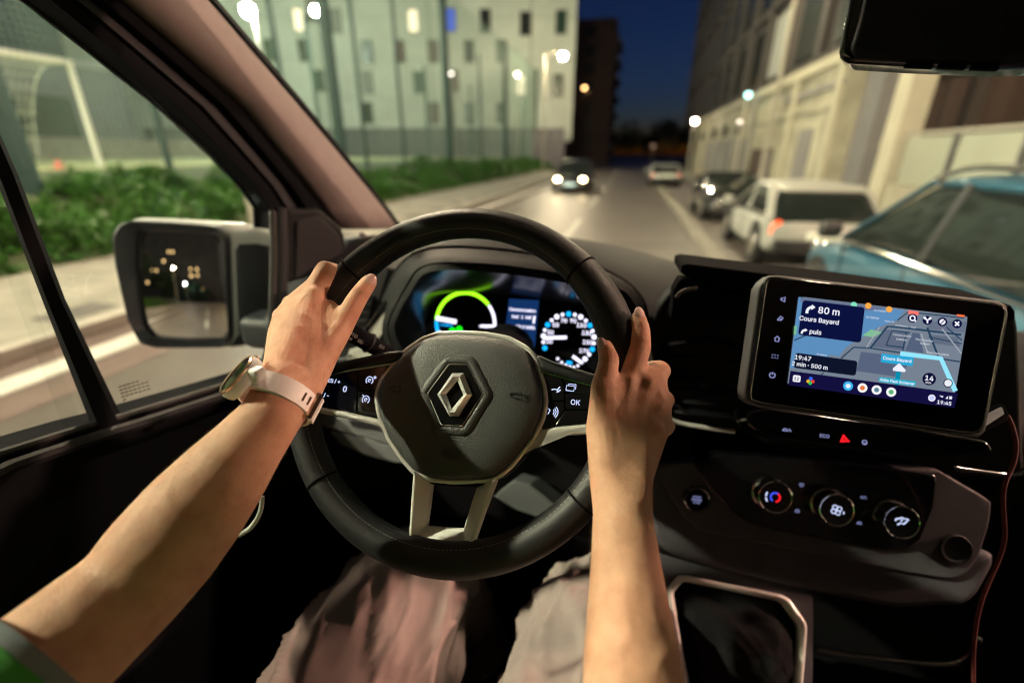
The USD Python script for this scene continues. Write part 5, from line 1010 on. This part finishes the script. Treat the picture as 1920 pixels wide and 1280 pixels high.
trunk = [hull((l_sh, .05), (r_sh, .05), (V(-.16, -.2, 1.50), .07)), hull((V(-.30, -.2, 1.40), .09), (V(-.02, -.2, 1.40), .09), (V(-.27, -.17, 1.02), .10), (V(-.05, -.17, 1.02), .10)), hull((V(-.16, -.2, 1.50), .055), (V(-.16, -.19, 1.62), .052)), hull((V(-.16, -.20, 1.74), .082), (V(-.16, -.165, 1.66), .045), (V(-.16, -.25, 1.73), .07))]
person = thing('person', 'driver in green short-sleeved top and pinkish trousers, both hands on the steering wheel', 'person', (-.16, -.15, .95))
body = smooth_body(left + right + arms + trunk, .0030, 40)
bv, bn = np.array(body.vertices), np.array(body.vertex_normals); dh = np.zeros(len(bv))
def seg_d(P, a, b): t = np.clip((P - a) @ (b - a) / ((b - a) @ (b - a)), 0, 1); return np.linalg.norm(P - a - t[:, None] * (b - a), axis=1), t
facing = np.clip(np.einsum('ij,ij->i', bn, (EYE - bv) / np.linalg.norm(EYE - bv, axis=1, keepdims=True)) * 2, 0, 1)
for ks, wa, wb in (((l_i0, l_m0, l_r0, l_p0), l_wr_r, l_wr_u), ((r_i0, r_m0, r_r0, r_p0), r_wr_r, r_wr_u)):
    for i_, k_ in enumerate(ks):                      # tendons fan out to the knuckles, which stand up
        e_ = wa + (wb - wa) * (.3 + .15 * i_); off = unit(EYE - k_) * .011; dd_, tt_ = seg_d(bv, k_ + off, e_ + off)
        dh += facing * .0020 * np.exp(-(dd_ / .0050) ** 2) * (1 - tt_ ** 2); dh += facing * .0026 * np.exp(-(np.linalg.norm(bv - k_ - off, axis=1) / .0075) ** 2)
        if i_ < 3: m_ = (ks[i_] + ks[i_ + 1]) / 2 + off; dh -= facing * .0022 * np.exp(-(np.linalg.norm(bv - m_, axis=1) / .0060) ** 2)
for P0, P1 in ((l_tm, l_ti), (l_ti, l_tt), (r_tm, r_ti), (r_ti, r_tt), (RF[0][0][0], RF[0][1][0]), (RF[0][1][0], RF[0][2][0]), (LF[0][0][0], LF[0][1][0])):   # creases over the joints
    ax1 = unit(P1 - P0)
    for o_ in (-.0032, 0, .0032): s_ = (bv - P1) @ ax1 - o_; near = np.linalg.norm(bv - P1, axis=1) < .016; dh -= near * facing * .0009 * np.exp(-(s_ / .0010) ** 2)
vein = np.abs(2 * meshkit.fbm(bv * 26, 2, 4) - 1); dh += .0011 * facing * np.exp(-(vein / .10) ** 2) * .6
body.vertices = bv + bn * dh[:, None]
vp('body', body, 'skin', person, smooth=True)
# fine hairs along both forearms
hr = np.random.default_rng(5); fi = hr.choice(len(body.faces), 42000); fc = np.array(body.triangles_center)[fi]; fn = np.array(body.face_normals)[fi]
hp, hc = [], []
for a_, b_ in ((A(500, 800, .40), l_el), (A(1167, 980, .385), r_el)):
    dd_, tt_ = seg_d(fc, a_, b_); ok = np.where((dd_ < .055) & (tt_ > .02) & (tt_ < .98))[0][:1500]
    for i_ in ok:
        t_ = unit(unit(a_ - b_) * .8 + fn[i_] * .28 + hr.normal(size=3) * .25); L1 = hr.uniform(.002, .0045); p0 = fc[i_]; hp += [p0, p0 + t_ * L1 * .5 + fn[i_] * .0004, p0 + t_ * L1]; hc.append(3)
hq = numbered(person + '/arm_hair'); bc_ = UsdGeom.BasisCurves.Define(stage, hq); bc_.CreateTypeAttr('linear'); bc_.CreateCurveVertexCountsAttr(hc); bc_.CreatePointsAttr(Vt.Vec3fArray.FromNumpy((np.array(hp) - LOC[person]).astype(np.float32))); bc_.CreateWidthsAttr([.00006]); bc_.SetWidthsInterpolation('constant')
mat('arm_hair', (.30, .20, .11), .5); UsdShade.MaterialBindingAPI.Apply(bc_.GetPrim()).Bind(M['arm_hair']); tagp(bc_.GetPrim(), kind='stuff')
def nail(tip, prev, r, w, mat_='nail', lift=.80, up=None):
    d = unit(tip - prev); v = unit(EYE - tip) if up is None else unit(up); v = unit(v - (v @ d) * d); s = np.cross(d, v)
    m = trimesh.creation.icosphere(3, 1.0); q = np.array(m.vertices); q = tip + np.outer(q[:, 0] * .0074 + .0022, d) + np.outer(q[:, 1] * w, s) + np.outer(q[:, 2] * .0022 + r * lift - .25 * np.abs(q[:, 1]) ** 2 * .004, v); return q, np.array(m.faces)
vp('fingernail', nail(l_tt, l_ti, .0086, .0062), 'nail', person, smooth=True); vp('fingernail', nail(r_tt, r_ti, .0076, .0050, up=unit(EYE - r_tt) - CR * .6), 'nail', person, smooth=True)
vp('fingernail', nail(RF[0][3][0], RF[0][2][0], .0072, .0052, up=CU * .9 - CF * .4), 'nail', person, smooth=True)
hd = trimesh.creation.icosphere(4, 1.0); hv = np.array(hd.vertices); hv = hv * V(.093, .11, .10) * (1 + .05 * meshkit.fbm(hv * 5, 3, 1)[:, None]) + V(-.16, -.235, 1.765); vp('hair', (hv, np.array(hd.faces)), 'hair', person, smooth=True)
# shirt: trunk and sleeves, a grey cuff where the left sleeve ends
sc = l_el + (l_sh - l_el) * .40
def cuffs(el, sh, t0): return chain([(el + (sh - el) * t, r) for t, r in ((t0, .054), (.75, .060), (1.0, .066))])
shirt = cuffs(l_el, l_sh, .62) + cuffs(r_el, r_sh, .62) + [hull((l_sh, .064), (r_sh, .064), (V(-.16, -.2, 1.47), .085)), hull((V(-.30, -.2, 1.40), .105), (V(-.02, -.2, 1.40), .105), (V(-.27, -.17, 1.0), .115), (V(-.05, -.17, 1.0), .115))]
vp('shirt', smooth_body(shirt, .012, 8), 'shirt_green', person, smooth=True)
ax_ = unit(l_sh - l_el); c0 = l_el + (l_sh - l_el) * .225
for e0_, s0_, t0_ in ((l_el, l_sh, .225), (r_el, r_sh, .45)):
    a0_ = unit(s0_ - e0_); b0_ = e0_ + (s0_ - e0_) * t0_; vp('sleeve', fixwind(loft([ring(b0_ + a0_ * h, a0_, r, 60) for h, r in ((.006, .0515), (.008, .0545), (.07, .0585), (.13, .062), (.19, .066))], False, False)), 'shirt_green', person, smooth=60)
vp('cuff', fixwind(loft([ring(c0 + ax_ * h, ax_, r, 60) for h, r in ((0, .0475), (-.002, .0500), (.004, .0525), (.006, .0526), (.008, .0528), (.008, .050), (.004, .0475))], False, False, loop=True)), 'cuff_grey', person, smooth=50)
# trousers
def thigh(hip, knee, ankle, r0, rk, ra, seed):
    P_ = spline([hip, (hip + knee) / 2 + V(0, 0, .012), knee, knee * .45 + ankle * .55, ankle], 160); k = np.linspace(0, 1, 160); R_ = np.interp(k, [0, .3, .52, .62, 1], [r0, r0 * .86, rk, rk * .98, ra]); rings = []; pu = None
    for i in range(160):
        d = unit(P_[min(i + 1, 159)] - P_[max(i - 1, 0)]); up = V(1, 0, 0); b = unit(up - (up @ d) * d); c = np.cross(d, b); t = np.arange(180) * 2 * np.pi / 180
        q = P_[i] + R_[i] * (np.outer(np.cos(t) * 1.06, b) + np.outer(np.sin(t), c)); rings.append(q)
    v, f = loft(rings); n = None
    ctr = np.vstack([np.repeat(P_, 180, 0), P_[[0, -1]]]); nn = v - ctr; nn /= np.linalg.norm(nn, axis=1, keepdims=True) + 1e-9
    a = meshkit.fbm(v * V(16, 7, 16) + seed, 3, seed); fold = 1 - np.abs(2 * meshkit.fbm(v @ np.array([[13, 4, 0], [3.5, 4.5, 2], [0, 3, 13]]) + V(0, seed, 0), 3, seed + 5) - 1)
    fold2 = 1 - np.abs(2 * meshkit.fbm(v @ np.array([[30, 8, 0], [10, 9, 4], [0, 6, 30]]), 3, seed + 9) - 1)
    return v + nn * ((a - .5) * .012 + (fold ** 5) * .020 + (fold2 ** 9) * .007)[:, None], f
vp('trousers', [thigh(V(-.258, -.10, .975), V(-.305, .52, 1.055), V(-.27, .74, .60), .146, .076, .060, 3), thigh(V(-.03, -.10, .975), V(.015, .53, 1.055), V(.06, .80, .60), .146, .078, .060, 8), fixwind(Manifold.batch_hull([sph(V(-.27, -.16, .98), .11), sph(V(-.05, -.16, .98), .11), sph(V(-.15, -.02, .96), .10)]))], 'trousers', person, smooth=True)
for x_ in (-.27, .06): vp('shoe', fixwind(Manifold.batch_hull([sph(V(x_, .74, .55), .05), sph(V(x_, .95, .56), .045), sph(V(x_, .72, .60), .04)])), 'strap_white', person)
# wristwatch: band round the left wrist, case on the outer side
ww = thing('wristwatch', 'white strapped wristwatch with rose gold case on the left wrist', 'watch', A(515, 745, .42))
wc0, wd = A(523, 748, .418), unit(lw - A(508, 782, .405)); side = unit((l_wr_u - l_wr_r) - ((l_wr_u - l_wr_r) @ wd) * wd); bk_ = np.cross(wd, side)   # side: towards the little finger
if bk_ @ (EYE - wc0) < 0: bk_ = -bk_
def wring(r1, r2, h, n=80, t0=0, t1=2 * np.pi): t = np.linspace(t0, t1, n, endpoint=False); return wc0 + wd * h + np.outer(np.cos(t) * r1, side) + np.outer(np.sin(t) * r2, bk_)
def wband(h0, h1, ra, rb, th_, nm, m_): vp(nm, fixwind(loft([wring(ra, rb, h0), wring(ra + th_, rb + th_, h0 + .0008), wring(ra + th_, rb + th_, h1 - .0008), wring(ra, rb, h1)], loop=True)), m_, ww, smooth=50)
RA, RB = .0310, .0255
wband(-.0100, .0100, RA, RB, .0030, 'strap', 'strap_white')
sd_ = unit(side * .97 + bk_ * .24)       # where the case sits: outer back of the wrist
tg = unit(np.cross(wd, sd_)); cc_ = wc0 + side * .97 * (RA + .001) + bk_ * .24 * (RB + .001)
CWF = Fr(cc_, wd, np.cross(sd_, wd))
if CWF.n @ sd_ < 0: CWF = Fr(cc_, wd, -np.cross(sd_, wd))
rg_ = lambda r, h: CWF.w(arc2((0, 0), r, 0, 355, 60), h)
vp('case', fixwind(loft([rg_(.0195, -.001), rg_(.0205, .002), rg_(.0205, .007), rg_(.0195, .0092)])), 'strap_white', ww, smooth=40); vp('bezel', fixwind(loft([rg_(.0197, .0088), rg_(.0200, .0100), rg_(.0190, .0112), rg_(.0172, .0108), rg_(.0172, .0085)], loop=True)), 'case_rose', ww, smooth=40)
vp('face', flatpoly(CWF, arc2((0, 0), .0175, 0, 350, 48), .0100), 'watch_glass', ww)
for s in (-1, 1): vp('lug', rbox(CWF.w((0, s * .019), .0005)[0] - .0062, CWF.w((0, s * .019), .0005)[0] + .0062, .003), 'strap_white', ww)
for a_ in (0, 40): vp('crown', cyl(CWF.w(arc2((0, 0), .020, a_, a_, 1)[0], .004)[0], CWF.w(arc2((0, 0), .0242, a_, a_, 1)[0], .004)[0], .0022, n=14), 'case_rose', ww)
ap_ = lambda t, h: wc0 + wd * h + side * math.cos(t) * (RA + .0032) + bk_ * math.sin(t) * (RB + .0032)
for k in range(2):
    t_ = math.radians(118 + 11 * k); vp('strap_hole', tube(np.array([ap_(t_, -.004), ap_(t_, .004)]), .0011, 6), 'case_rose', ww)
for t_, nm_, m_ in ((math.radians(142), 'buckle', 'case_rose'), (math.radians(158), 'keeper', 'strap_white')):
    ts_ = np.linspace(t_ - .09, t_ + .09, 6); vp(nm_, fixwind(loft([np.array([ap_(t, -.0122), ap_(t, .0122), ap_(t, .0122) + unit(ap_(t, 0) - wc0) * .0028, ap_(t, -.0122) + unit(ap_(t, 0) - wc0) * .0028]) for t in ts_])), m_, ww)
